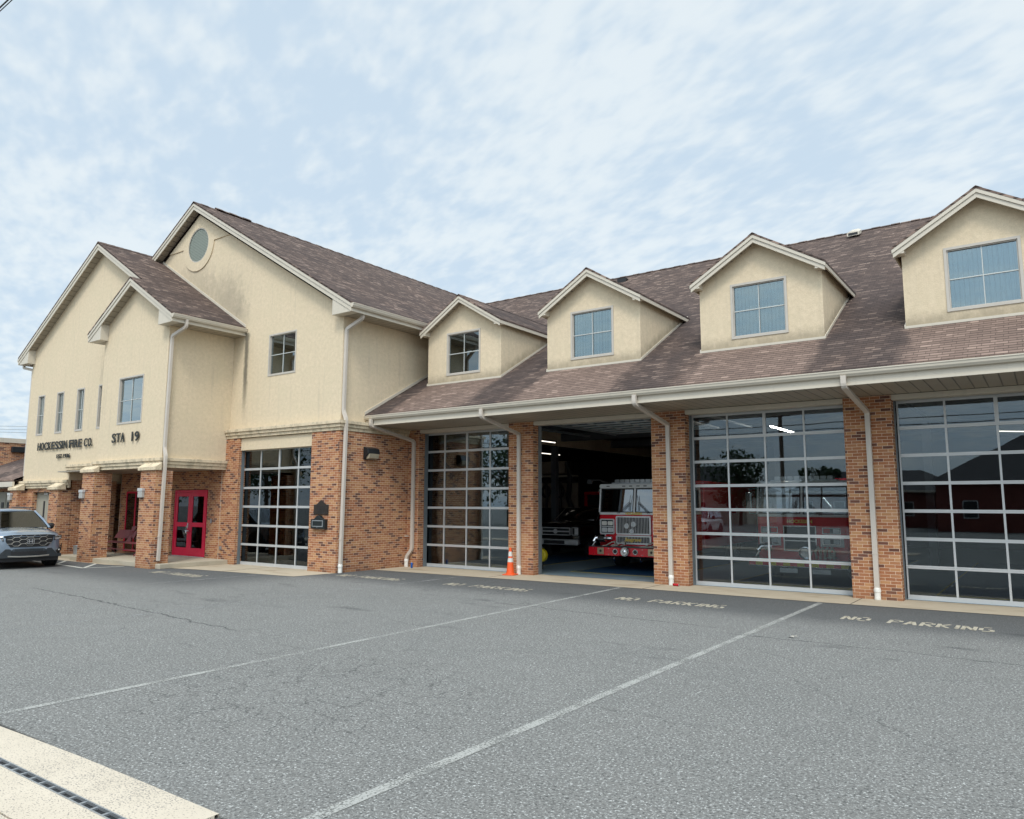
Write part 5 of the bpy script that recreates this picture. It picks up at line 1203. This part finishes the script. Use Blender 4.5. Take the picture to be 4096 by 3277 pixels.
        for sg in (-1, 1):
            q = MB(); q.tube([(sg*1.15, .1, 2.42), (sg*1.30, -.12, 2.40), (sg*1.32, -.16, 1.75), (sg*1.18, .0, 1.72)], .014, 8); m_ = q.build('mirror_arm', 'chrome', E_, smooth=True)
            q = MB(); slab(q, rrect(sg*1.32-.07, sg*1.32+.07, 1.86, 2.32, .04), -.22, -.13); q.build('mirror', 'chrome', m_, bevel=.01)
    # light bar
    lbm = MB(); lbm.box(-.86, .86, .30, .62, 2.601, 2.645); l_ = lbm.build('light_bar_base', 'galv', E_, bevel=.006)
    for k in range(9):
        q = MB(); x = -.68+k*.17; slab(q, rrect(x-.075, x+.075, 2.647, 2.74, .025), .32, .60); q.build('light_bar_lens', 'barlens', l_)
    if v == 0:
        q = MB(); q.tube([(-.92, .3, 2.60), (-1.12, .0, 2.73), (-1.3, -.1, 2.72), (-1.42, -.15, 2.64)], .016, 8); q.tube([(-1.0, .2, 2.60), (-1.12, .0, 2.73), (-1.38, -.12, 2.70)], .012, 8); slab(q, rrect(-1.46, -1.30, 2.60, 2.74, .03), -.2, -.12); q.build('mirror_arm', 'black', E_)
        for sg in (-1, 1):
            for x in (.35, .12, .88): q = MB(); q.box(sg*x-.05, sg*x+.05, .075, .09, 2.515, 2.54); q.build('marker_lamp', 'black', E_)
    return E_
plate_m = plain('brass_plate', (.42, .36, .24), .35, .7, .15, 12)
M['redlamp'] = plain('red_lamp', (.5, .01, .01), .2); M['barlens'] = plain('clear_lens', (.45, .47, .48), .15, .3)
e1 = engine((-10.28, 3.02, .014), 0, 'red and white fire engine with chrome barred grille in the open bay')
e1.rotation_euler = (0, 0, R(3))
e2 = engine((-5.35, 2.9, .014), 1, 'red fire engine with yellow and red striped bumper behind the closed glazed door')

# shared body shell for road vehicles: x forward is -Y in local space
def car_shell(secs, name, m_, parent, subd=2, crease=None):
    """secs: list of (y, [(x,z)...]) half profiles from bottom centre outward and up to top centre"""
    mb = MB(); n = len(secs[0][1]); rows = []
    for y, pr in secs:
        full = [(x, z) for x, z in pr]+[(-x, z) for x, z in reversed(pr)]
        i = len(mb.v); mb.v += [(x, y, z) for x, z in full]; rows.append((i, len(full)))
    L = rows[0][1]
    for (a_, _), (b_, _) in zip(rows, rows[1:]):
        for k in range(L): mb.f.append((a_+k, b_+k, b_+(k+1) % L, a_+(k+1) % L)); mb.m.append(0)
    mb.f.append(tuple(rows[0][0]+k for k in range(L))); mb.m.append(0)
    mb.f.append(tuple(rows[-1][0]+k for k in reversed(range(L)))); mb.m.append(0)
    return mb.build(name, m_, parent, smooth=True, subd=subd)
M['suvpaint'] = plain('blue_grey_paint', (.19, .24, .30), .20, .25, .03, coat=1.0)
M['suvtrim'] = plain('dark_grey_trim', (.020, .025, .029), .55)
M['blackpaint'] = plain('black_paint', (.006, .005, .006), .15, coat=1.0)
M['silver'] = plain('silver_trim', (.36, .34, .30), .35, .6)
S_ = empty('suv', (-25.35, -7.52, 0), R(90-5), label='blue grey sport utility vehicle with black honeycomb grille parked at the left edge', cat='car')
# local frame: nose at y=0, rear at +y ; after rotation by ~+90deg the nose points to +X  (local -y -> +x)
hwm = 1.0
def sec(y, hw_, zb, zs, zt, crown=.03, tuck=.06):
    return (y, [(0, zb), (hw_*.80, zb), (hw_-tuck*.3, zb+.10), (hw_, zb+(zs-zb)*.45), (hw_-.01, zs-.10), (hw_-tuck, zs), (hw_*.72, zt-.008), (hw_*.35, zt+crown*.7), (0, zt+crown)])
secs = [sec(.0, .42, .42, .93, 1.00, .01), sec(.015, .50, .40, .945, 1.01, .01), sec(.045, .68, .38, .96, 1.03, .01), sec(.09, .79, .36, .985, 1.05, .01), sec(.16, .865, .35, 1.005, 1.075), sec(.28, .93, .34, 1.03, 1.10), sec(.5, .975, .32, 1.06, 1.135), sec(1.0, 1.0, .32, 1.10, 1.18), sec(1.35, 1.0, .32, 1.12, 1.20),
        sec(2.4, 1.0, .32, 1.13, 1.21), sec(4.4, .99, .34, 1.14, 1.22), sec(4.85, .95, .38, 1.10, 1.18), sec(4.95, .90, .42, 1.05, 1.12)]
car_shell(secs, 'body', 'suvpaint', S_)
# greenhouse: glass volume, pillars, roof
gh = MB()
def quad(mb, a_, b_, c_, d_, t=.012, m_=0):
    a_, b_, c_, d_ = map(Vector, (a_, b_, c_, d_)); n_ = (b_-a_).cross(d_-a_).normalized()*t
    mb.extrude([a_, b_, c_, d_], n_, m_)
wb0, wb1 = (-.80, 1.18, 1.205), (.80, 1.18, 1.205); wt0, wt1 = (-.62, 1.98, 1.70), (.62, 1.98, 1.70)
quad(gh, wb0, wb1, wt1, wt0)
gh.build('windscreen', 'carglass', S_)
gs = MB()
for sg in (-1, 1): quad(gs, (sg*.93, 1.45, 1.20), (sg*.93, 4.55, 1.22), (sg*.72, 4.35, 1.70), (sg*.70, 2.05, 1.70), .01)
quad(gs, (-.85, 4.75, 1.22), (.85, 4.75, 1.22), (.65, 4.45, 1.70), (-.65, 4.45, 1.70))
gs.build('side_window', 'carglass', S_)
pl_ = MB()
for sg in (-1, 1):
    pl_.tube([(sg*.86, 1.12, 1.19), (sg*.80, 1.5, 1.42), (sg*.67, 2.02, 1.715)], .035, 8); pl_.tube([(sg*.92, 2.9, 1.2), (sg*.72, 2.95, 1.71)], .03, 8); pl_.tube([(sg*.90, 4.6, 1.2), (sg*.70, 4.35, 1.72)], .05, 8)
pl_.build('pillar', 'suvpaint', S_, smooth=True)
car_shell([(1.95, [(0, 1.68), (.58, 1.68), (.66, 1.70), (.66, 1.715), (.60, 1.735), (.3, 1.75), (0, 1.755)]), (2.15, [(0, 1.68), (.62, 1.68), (.71, 1.70), (.71, 1.73), (.64, 1.77), (.3, 1.79), (0, 1.80)]), (3.4, [(0, 1.70), (.62, 1.70), (.72, 1.71), (.72, 1.74), (.65, 1.79), (.3, 1.81), (0, 1.82)]), (4.5, [(0, 1.68), (.58, 1.68), (.68, 1.69), (.68, 1.71), (.60, 1.75), (.3, 1.77), (0, 1.78)])], 'roof', 'suvpaint', S_, subd=1)
ci = MB(); ci.box(-.88, .88, 1.15, 4.6, .9, 1.14); 
for x in (-.42, .42):
    ci.box(x-.24, x+.24, 2.35, 2.5, 1.0, 1.55); ci.box(x-.12, x+.12, 2.36, 2.46, 1.56, 1.70)
ci.lathe([(.17, -.015), (.18, 0), (.17, .015)], (.42, 1.85, 1.24), 'y', 20)
ci.build('cabin', 'black', S_)
q = MB(); q.box(-.66, -.5, 1.86, 1.875, 1.56, 1.60); q.build('tag', 'boot', S_)
# front face
fx = lambda x: .02+.075*(x/.8)**2
def fpoly(pts_, y_off, t, mb, m_=0, lean=0.0):
    # polygon hugging the curved nose: subdivide horizontally
    P_ = [Vector((p[0], fx(p[0])+y_off+(p[1]-.7)*lean, p[1])) for p in pts_]
    mb.extrude(P_, (0, t, 0), m_)
gx = [-.63, -.5, -.25, 0, .25, .5, .63]
q = MB()
for a_, b_ in zip(gx, gx[1:]):
    zt_ = lambda x: .965-.02*abs(x); zb_ = lambda x: .655 if abs(x) < .52 else .655+(abs(x)-.5)*1.3
    fpoly([(a_, zb_(a_)), (b_, zb_(b_)), (b_, zt_(b_)), (a_, zt_(a_))], -.045, .05, q)
q.build('grille', 'black', S_)
q = MB()
def seg(p0, p1, r_=.0045): q.tube([(p0[0], fx(p0[0])-.05, p0[1]), (p1[0], fx(p1[0])-.05, p1[1])], r_, 6)
hx, hz = .115, .048
for r_i in range(5):
    for c_i in range(-4, 5):
        x = c_i*2*hx*.78; z = .69+r_i*hz*1.35
        if (r_i+c_i) % 2: continue
        if abs(x) > .56 or (r_i == 0 and abs(x) > .42): continue
        seg((x-.055, z), (x+.055, z), .007); 
        if x+.16 < .60: seg((x+.055, z), (x+.125, z+hz*1.3))
        if x-.16 > -.60: seg((x-.055, z), (x-.125, z+hz*1.3))
        if r_i > 0:
            if x+.16 < .60: seg((x+.055, z), (x+.125, z-hz*1.3))
            if x-.16 > -.60: seg((x-.055, z), (x-.125, z-hz*1.3))
q.build('grille_mesh', 'silver', S_, smooth=True)
q = MB()
pts_ = [(-.98, 1.005), (-.68, .995), (-.5, 1.02), (.5, 1.02), (.68, .995), (.98, 1.005)]
pb = [(-.98, .985), (-.68, .95), (-.55, .975), (.55, .975), (.68, .95), (.98, .985)]
for k in range(5):
    if k in (0, 4): continue
    fpoly([pb[k], pb[k+1], pts_[k+1], pts_[k]], -.055, .07, q)
q.build('grille_cap', 'black', S_, bevel=.006)
# emblem
em = MB(); ringxz(em, -.095, .095, .74, .90, .035, .016, -.085, -.04); em.box(-.055, -.03, -.08, -.05, .765, .875); em.box(.03, .055, -.08, -.05, .765, .875); em.box(-.03, .03, -.079, -.05, .81, .832); em.build('emblem', 'chrome', S_, bevel=.003)
for sg in (-1, 1):
    q = MB()
    hp = [(.665, .84), (.80, .815), (.89, .83), (.955, .88), (.965, .96), (.93, .985), (.70, .955)]
    def hy(x): return .02+.075*(min(x, .8)/.8)**2+max(0, x-.74)*1.0
    q.extrude([(sg*x, hy(x)-.035, z) for x, z in hp], (0, .06, 0)); h_ = q.build('headlight', 'black', S_, bevel=.01)
    for x, z in ((.72, .89), (.80, .895), (.875, .905)):
        q = MB(); slab(q, [(sg*(x+(p[0])*.8), z+p[1]*.8) for p in rrect(-.035, .035, -.035, .035, .012)], hy(x)-.05, hy(x)-.034); q.build('lamp_unit', 'headlens', h_) if 'headlens' in M else q.build('lamp_unit', 'chrome', h_)
    q = MB(); q.extrude([(sg*.70, hy(.7)-.042, .945), (sg*.92, hy(.92)-.042, .965), (sg*.92, hy(.92)-.042, .975), (sg*.70, hy(.7)-.042, .957)], (0, .01, 0)); q.build('light_strip', 'boot', h_)
    # fog pocket
    q = MB(); q.extrude([(sg*.74, hy(.74)-.02, .52), (sg*.95, hy(.93)-.06, .60), (sg*.975, hy(.95)-.04, .72), (sg*.97, hy(.95)-.04, .50), (sg*.80, hy(.8)-.03, .46)], (0, .08, 0)); f_ = q.build('fog_pocket', 'black', S_)
    q = MB(); slab(q, rrect(min(sg*.80, sg*.88), max(sg*.80, sg*.88), .515, .555, .012), hy(.84)-.045, hy(.84)-.02); q.build('fog_lamp', 'boot', f_)
    q = MB(); car = q.lathe([(.03, -.10), (.085, -.08), (.10, .0), (.08, .06), (.03, .08)], (sg*1.06, 1.62, 1.24), 'x', 14); q.tube([(sg*.94, 1.6, 1.16), (sg*1.03, 1.62, 1.2)], .03, 8); q.build('wing_mirror', 'black', S_, smooth=True)
# lower bumper trim
q = MB()
xsb = [-.92, -.78, -.62, -.4, 0, .4, .62, .78, .92]
zt2 = lambda x: .605 if abs(x) < .63 else (.56 if abs(x) < .7 else .42)
for a_, b_ in zip(xsb, xsb[1:]): fpoly([(a_, .33), (b_, .33), (b_, zt2(b_)), (a_, zt2(a_))], -.035, .12, q)
bt_ = q.build('lower_bumper', 'suvtrim', S_, bevel=.008)
q = MB()
for a_, b_ in zip((-.48, -.25, 0, .25), (-.25, 0, .25, .48)): fpoly([(a_, .425), (b_, .425), (b_, .525), (a_, .525)], -.042, .02, q)
q.build('lower_intake', 'black', bt_)
q = MB()
for a_, b_ in zip((-.55, -.25, 0, .25), (-.25, 0, .25, .55)): fpoly([(a_, .35+.02*(abs(a_) > .5)), (b_, .35+.02*(abs(b_) > .5)), (b_, .388+.02*(abs(b_) > .5)), (a_, .388+.02*(abs(a_) > .5))], -.06, .03, q)
q.build('skid_trim', 'silver', bt_, bevel=.004)
q = MB(); q.box(-.85, .85, .12, 4.7, .22, .40); q.build('underbody', 'black', S_)
for sg in (-1, 1):
    for y in (.98, 3.85): wheel(S_, sg*.86, y, .375, .26)
    q = MB()
    for y in (.98, 3.85):
        for k in range(9):
            a0_, a1_ = R(180*k/9), R(180*(k+1)/9)
            q.extrude([(sg*.985, y+.40*math.cos(a0_), .375+.40*math.sin(a0_)), (sg*.985, y+.49*math.cos(a0_), .375+.49*math.sin(a0_)), (sg*.985, y+.49*math.cos(a1_), .375+.49*math.sin(a1_)), (sg*.985, y+.40*math.cos(a1_), .375+.40*math.sin(a1_))], (sg*.03, 0, 0))
        q.lathe([(.40, -.02), (.40, .02)], (sg*.988, y, .375), 'x', 28)
    q.box(sg*.985, sg*1.01, 1.4, 3.4, .32, .46); q.build('wheel_arch', 'suvtrim', S_)
q = MB()
for sg in (-1, 1): q.tube([(sg*.60, 2.2, 1.82), (sg*.60, 4.2, 1.83)], .018, 8)
q.build('roof_rail', 'black', S_)
# dark pickup in the first bay (nose -Y)
Pk = empty('pickup_truck', (-14.88, 5.9, .014), label='black pickup truck with chrome grille parked in the dark left of the red engine', cat='pickup truck')
def sec2(y, hw_, zb, zs, zt): return (y, [(0, zb), (hw_*.85, zb), (hw_-.02, zb+.10), (hw_, zb+(zs-zb)*.5), (hw_, zs-.08), (hw_-.04, zs), (hw_*.75, zt), (hw_*.35, zt+.02), (0, zt+.03)])
car_shell([sec2(0, .92, .55, 1.14, 1.20), sec2(.05, .98, .5, 1.18, 1.25), sec2(.2, 1.01, .48, 1.22, 1.29), sec2(1.3, 1.02, .48, 1.27, 1.36), sec2(1.5, 1.02, .48, 1.28, 1.37), sec2(3.9, 1.02, .48, 1.28, 1.36), sec2(6.1, 1.02, .5, 1.28, 1.34), sec2(6.25, 1.0, .55, 1.26, 1.32)], 'body', 'blackpaint', Pk, subd=1)
q = MB(); 
car_shell([(1.35, [(0, 1.2), (.84, 1.2), (.92, 1.3), (.90, 1.32), (.84, 1.34), (.4, 1.36), (0, 1.37)]), (2.05, [(0, 1.2), (.84, 1.2), (.93, 1.35), (.78, 1.80), (.70, 1.86), (.4, 1.9), (0, 1.91)]), (3.7, [(0, 1.2), (.84, 1.2), (.93, 1.35), (.78, 1.82), (.70, 1.89), (.4, 1.93), (0, 1.94)]), (3.95, [(0, 1.2), (.84, 1.2), (.93, 1.3), (.76, 1.76), (.68, 1.82), (.4, 1.86), (0, 1.87)])], 'cab', 'blackpaint', Pk, subd=1)
q = MB()
for sg in (-1, 1): q.tube([(sg*.93, 1.36, 1.36), (sg*.80, 2.02, 1.83), (sg*.79, 3.6, 1.86)], .012, 6)
q.build('roof_trim', 'silver', Pk)
q = MB(); ringxz(q, -.62, .62, .84, 1.12, .03, .03, -.06, .02); q.box(-.6, .6, -.055, .02, .955, 1.005); q.lathe([(.085, -.075), (.09, -.06)], (0, 0, .98), 'y', 24); g_ = q.build('grille', 'bright', Pk)
MB().box(-.6, .6, -.03, .0, .86, 1.10).build('grille_back', 'black', g_)
for sg in (-1, 1):
    q = MB(); q.box(sg*.65, sg*.99, -.05, .08, .82, 1.15); h_ = q.build('headlight', 'black', Pk, bevel=.02); q = MB(); ringxz(q, min(sg*.70, sg*.97), max(sg*.70, sg*.97), .85, 1.13, .03, .02, -.07, -.04); q.box(sg*.82, sg*.95, -.065, -.05, .88, 1.10); q.build('lamp_unit', 'headlens2', h_) if 'headlens2' in M else q.build('lamp_unit', 'bright', h_)
    for y in (1.1, 4.9): wheel(Pk, sg*.88, y, .42, .27)
q = MB(); q.box(-1.0, 1.0, -.16, .0, .50, .70); q.build('bumper', 'bright', Pk, bevel=.03)
q = MB(); q.box(-.45, .45, -.165, -.155, .53, .66); q.build('bumper_intake', 'black', Pk)
# tall red rescue truck deeper inside
Rk = empty('rescue_truck', (-15.7, 12.6, .014), label='red rescue truck with white roof lights standing deep in the bay behind the black pickup', cat='fire engine')
q = MB(); q.box(-1.9, 1.25, 0, 6, .55, 2.55); q.build('body', 'red', Rk, bevel=.04)
q = MB()
for k in range(6): q.box(-1.1+k*.36, -.85+k*.36, -.02, .1, 2.56, 2.64)
q.build('roof_lamp', 'boot', Rk)
text_obj('side_lettering', 'HOCKESSIN', .22, .008, 'boot', Rk, (-.62, -.012, 2.02), bold=.004)
q = MB(); q.box(-1.7, -.95, -.02, -.002, 1.7, 2.4); q.box(-.62, -.1, -.02, -.002, 1.0, 1.8); q.build('locker', 'darkmetal', Rk)
for x in (-1.1, .9): q = MB(); q.lathe([(.5, -.15), (.5, .15)], (x, .4, .5), 'y', 24); q.build('wheel', 'rubber', Rk)
# equipment rack with panel, hanging coils
Rx = empty('equipment_rack', (-18.9, 11.9, .014), label='pale backed equipment rack with hanging hose rings, deep inside the open bay', cat='rack')
q = MB(); q.box(-1.6, 1.32, .1, .16, 1.8, 2.95); q.build('back_panel', 'intbeige', Rx)
q = MB(); q.box(-1.6, .75, -.1, .5, 3.36, 3.95); q.build('storage_box', 'intbeige', Rx, bevel=.05)
q = MB(); q.box(-1.6, 1.25, -.2, .3, 3.22, 3.30); q.build('shelf', 'hose', Rx); q = MB(); q.box(-1.6, 1.3, -.1, .2, 3.0, 3.2); q.build('rail', 'black', Rx)
for x in (-.28, .48):
    q = MB(); q.tube([(x+.2*math.cos(2*math.pi*k/20), -.1, 2.55+.26*math.sin(2*math.pi*k/20)) for k in range(21)], .055, 8); q.tube([(x, -.1, 3.0), (x+.06, -.1, 2.3), (x-.02, -.1, 1.2)], .07, 8); q.build('hose_ring', 'black', Rx, smooth=True)
q = MB(); q.tube([(.95, -.15, 3.9), (1.1, -.2, 3.2), (.98, -.15, 2.2), (1.2, -.1, 1.6)], .12, 8); q.build('hanging_coat', 'suvtrim', Rx, smooth=True)
q = MB(); q.box(-1.7, 1.4, -.3, .5, 0, 1.78); q.build('cabinet', 'black', Rx)
q = empty('yellow_drum', (-12.78, 1.7, .014), label='yellow round hose reel just inside the left edge of the open bay', cat='reel')
MB().lathe([(.19, -.08), (.21, -.06), (.21, .06), (.19, .08)], (0, 0, .42), 'y', 24).build('disc', 'yellow', q, smooth=True); MB().box(-.05, .05, -.05, .05, 0, .30).build('stand', 'black', q)
# strip lights
def strip_light(x, y, z, rz_, L, label, tm='tube_dim'):
    r_ = empty('strip_light', (x, y, z), rz_, label=label, cat='ceiling light', group='strip lights inside the bays')
    MB().box(-L/2, L/2, -.05, .05, .03, .07).build('housing', 'black', r_); MB().box(-L/2+.02, L/2-.02, -.012, .012, 0, .029).build('tube', tm, r_)
strip_light(-14.55, 4.13, 4.2, R(90), 2.44, 'upper lit strip light at the left edge of the open bay')
strip_light(-18.1, 10.1, 4.2, R(90), 2.44, 'lower lit strip light at the left edge of the open bay')
strip_light(-6.35, 5.1, 4.2, R(90), 2.44, 'lit strip light seen through the closed door of the red striped engine', 'tube')
strip_light(-.26, 9.97, 4.2, R(41), 2.44, 'lit strip light seen through the rightmost glazed door')

# ------------------------------------------------------------------ across the street (seen mirrored in the glass)
def foliage_mat():
    mt, t, p = mat('foliage'); oi = t.nodes.new('ShaderNodeTexCoord').outputs['Object']
    n_ = noise(t, oi, .9, 4); n2_ = noise(t, oi, 7, 2)
    c = mixc(t, n_, (.018, .045, .014), (.06, .11, .03)); c = mixc(t, math_(t, 'MULTIPLY', n2_, .5), c, (.03, .06, .02))
    setin(t, p.inputs['Base Color'], c); p.inputs['Roughness'].default_value = .7; return mt
M['foliage'] = foliage_mat(); M['bark'] = plain('bark', (.10, .075, .055), .9, var=.25); M['siding'] = plain('red_brown_siding', (.16, .035, .025), .7, var=.2, scale=1)
M['darkroof'] = plain('dark_roof', (.045, .042, .045), .9, var=.2, scale=2); M['wood'] = plain('pole_wood', (.12, .09, .065), .9, var=.2)
def tree(loc, h, r, label, seed):
    T = empty('tree', loc, label=label, cat='tree', group='trees across the street'); rn = random.Random(seed)
    tr = MB(); tr.tube([(0, 0, 0), (.1, .05, h*.25), (0, .1, h*.5), (.15, 0, h*.8)], .18, 8)
    for k in range(7):
        a_ = rn.uniform(0, 6.28); z = h*rn.uniform(.3, .6); tr.tube([(0, 0, z), (math.cos(a_)*r*.4, math.sin(a_)*r*.4, z+h*.12), (math.cos(a_)*r*.75, math.sin(a_)*r*.75, z+h*.22)], .07, 6)
    tr.build('trunk', 'bark', T)
    cr = MB(); blobs = [(rn.gauss(0, r*.42), rn.gauss(0, r*.42), h*rn.uniform(.38, .92), r*rn.uniform(.28, .5)) for _ in range(26)]
    for bx, by, bz, br_ in blobs:
        for _ in range(85):
            d_ = Vector((rn.gauss(0, 1), rn.gauss(0, 1), rn.gauss(0, 1))).normalized()*br_*rn.uniform(.6, 1.05); c_ = Vector((bx, by, bz))+d_
            u_ = Vector((rn.gauss(0, 1), rn.gauss(0, 1), rn.gauss(0, 1))).normalized(); w_ = u_.cross(Vector((rn.gauss(0, 1), rn.gauss(0, 1), 1))).normalized(); q_ = rn.uniform(.12, .24)
            cr.poly([c_-u_*q_, c_+w_*q_*.6, c_+u_*q_, c_-w_*q_*.6])
    cr.build('crown', 'foliage', T); return T
tree((-24, -52, 0), 7.0, 2.6, 'broad green tree between the two far houses, mirrored in the glass of the bay doors', 1)
tree((-17.5, -58, 0), 5.5, 2.0, 'small green tree left of the big hipped house, mirrored in the glass', 2)
tree((-41, -38, 0), 8.0, 3.6, 'tall dark green tree mirrored in the door beside the brick wall', 3)
tree((-48, -33, 0), 7.5, 3.4, 'dark green tree at the far end of the row across the street', 4)
for k_, (x_, y_, h_, lb_) in enumerate(((-58, -30, 9, 'first'), (-69, -33, 10, 'second'), (-82, -35, 9.5, 'third'), (-97, -38, 10.5, 'last'))):
    tree((x_, y_, 0), h_, 4.2, lb_+' of the four tall trees far left across the street, mirrored in the wing door', 10+k_)
def house(loc, w, d, e, rdg, label, m_):
    H_ = empty('house', loc, label=label, cat='house')
    q = MB(); q.box(-w/2, w/2, -d/2, d/2, 0, e); q.build('wall', m_, H_)
    q = MB(); a_, b_ = w/2+.5, d/2+.5; k = min(a_*.55, d/2)
    q.poly([(-a_, b_, e), (-a_+k, 0, rdg), (a_-k, 0, rdg), (a_, b_, e)]); q.poly([(-a_, -b_, e), (a_, -b_, e), (a_-k, 0, rdg), (-a_+k, 0, rdg)]); q.poly([(-a_, b_, e), (-a_, -b_, e), (-a_+k, 0, rdg)]); q.poly([(a_, -b_, e), (a_, b_, e), (a_-k, 0, rdg)]); q.poly([(-a_, b_, e), (a_, b_, e), (a_, -b_, e), (-a_, -b_, e)])
    q.build('roof', 'darkroof', H_)
    q = MB(); q.box(-a_, a_, b_+.0, b_+.1, e-.12, e+.05); q.build('fascia', 'trim', H_)
    for i in range(5):
        x = -w*.4+i*w*.2; q = MB(); q.box(x-.5, x+.5, d/2+.005, d/2+.04, 1.0, 2.3); f_ = q.build('window', 'white', H_); q = MB(); q.box(x-.44, x+.44, d/2+.041, d/2+.05, 1.06, 2.24); q.build('pane', 'black', f_)
house((4, -52, 0), 22, 12, 3.7, 7.4, 'wide dark roofed house with red brown siding mirrored in the rightmost door', 'siding')
house((-13, -60, 0), 14, 10, 3.2, 5.2, 'long low house with red brown siding beside the bigger one', 'siding')
house((-33, -62, 0), 16, 10, 3.4, 6.2, 'house with pale walls behind the trees across the street', 'trim')
for x, lb_ in ((-14, 'wooden utility pole opposite the second closed bay'), (-36, 'wooden utility pole by the tall dark tree')):
    P_ = empty('utility_pole', (x, -31, 0), label=lb_, cat='utility pole'); MB().tube([(0, 0, 0), (0, 0, 8.6)], .13, 10).build('pole', 'wood', P_); MB().box(-1.0, 1.0, -.05, .05, 7.7, 7.82).build('crossarm', 'wood', P_)
for k, z in enumerate((6.6, 7.0, 7.85, 7.95)):
    wire('street_wire', (-90, -31+.1*k, z), (60, -31-.1*k, z+.2), 0, .03 if k < 2 else .014, ('lowest thick', 'second thick', 'third thin', 'topmost thin')[k]+' wire strung between the poles across the street')
W_ = copy_tree(S_); W_.location = (-17, -22.5, 0); W_.rotation_euler = (0, 0, R(172)); W_.name = 'parked_car'; W_['label'] = 'white sport utility vehicle parked facing the station, seen only mirrored in the bay doors'
for ch in [x for x in bpy.data.objects if x.parent == W_ and x.name.split('.')[0] in ('body', 'roof', 'pillar')]:
    ch.material_slots[0].link = 'OBJECT'; ch.material_slots[0].material = M['white']
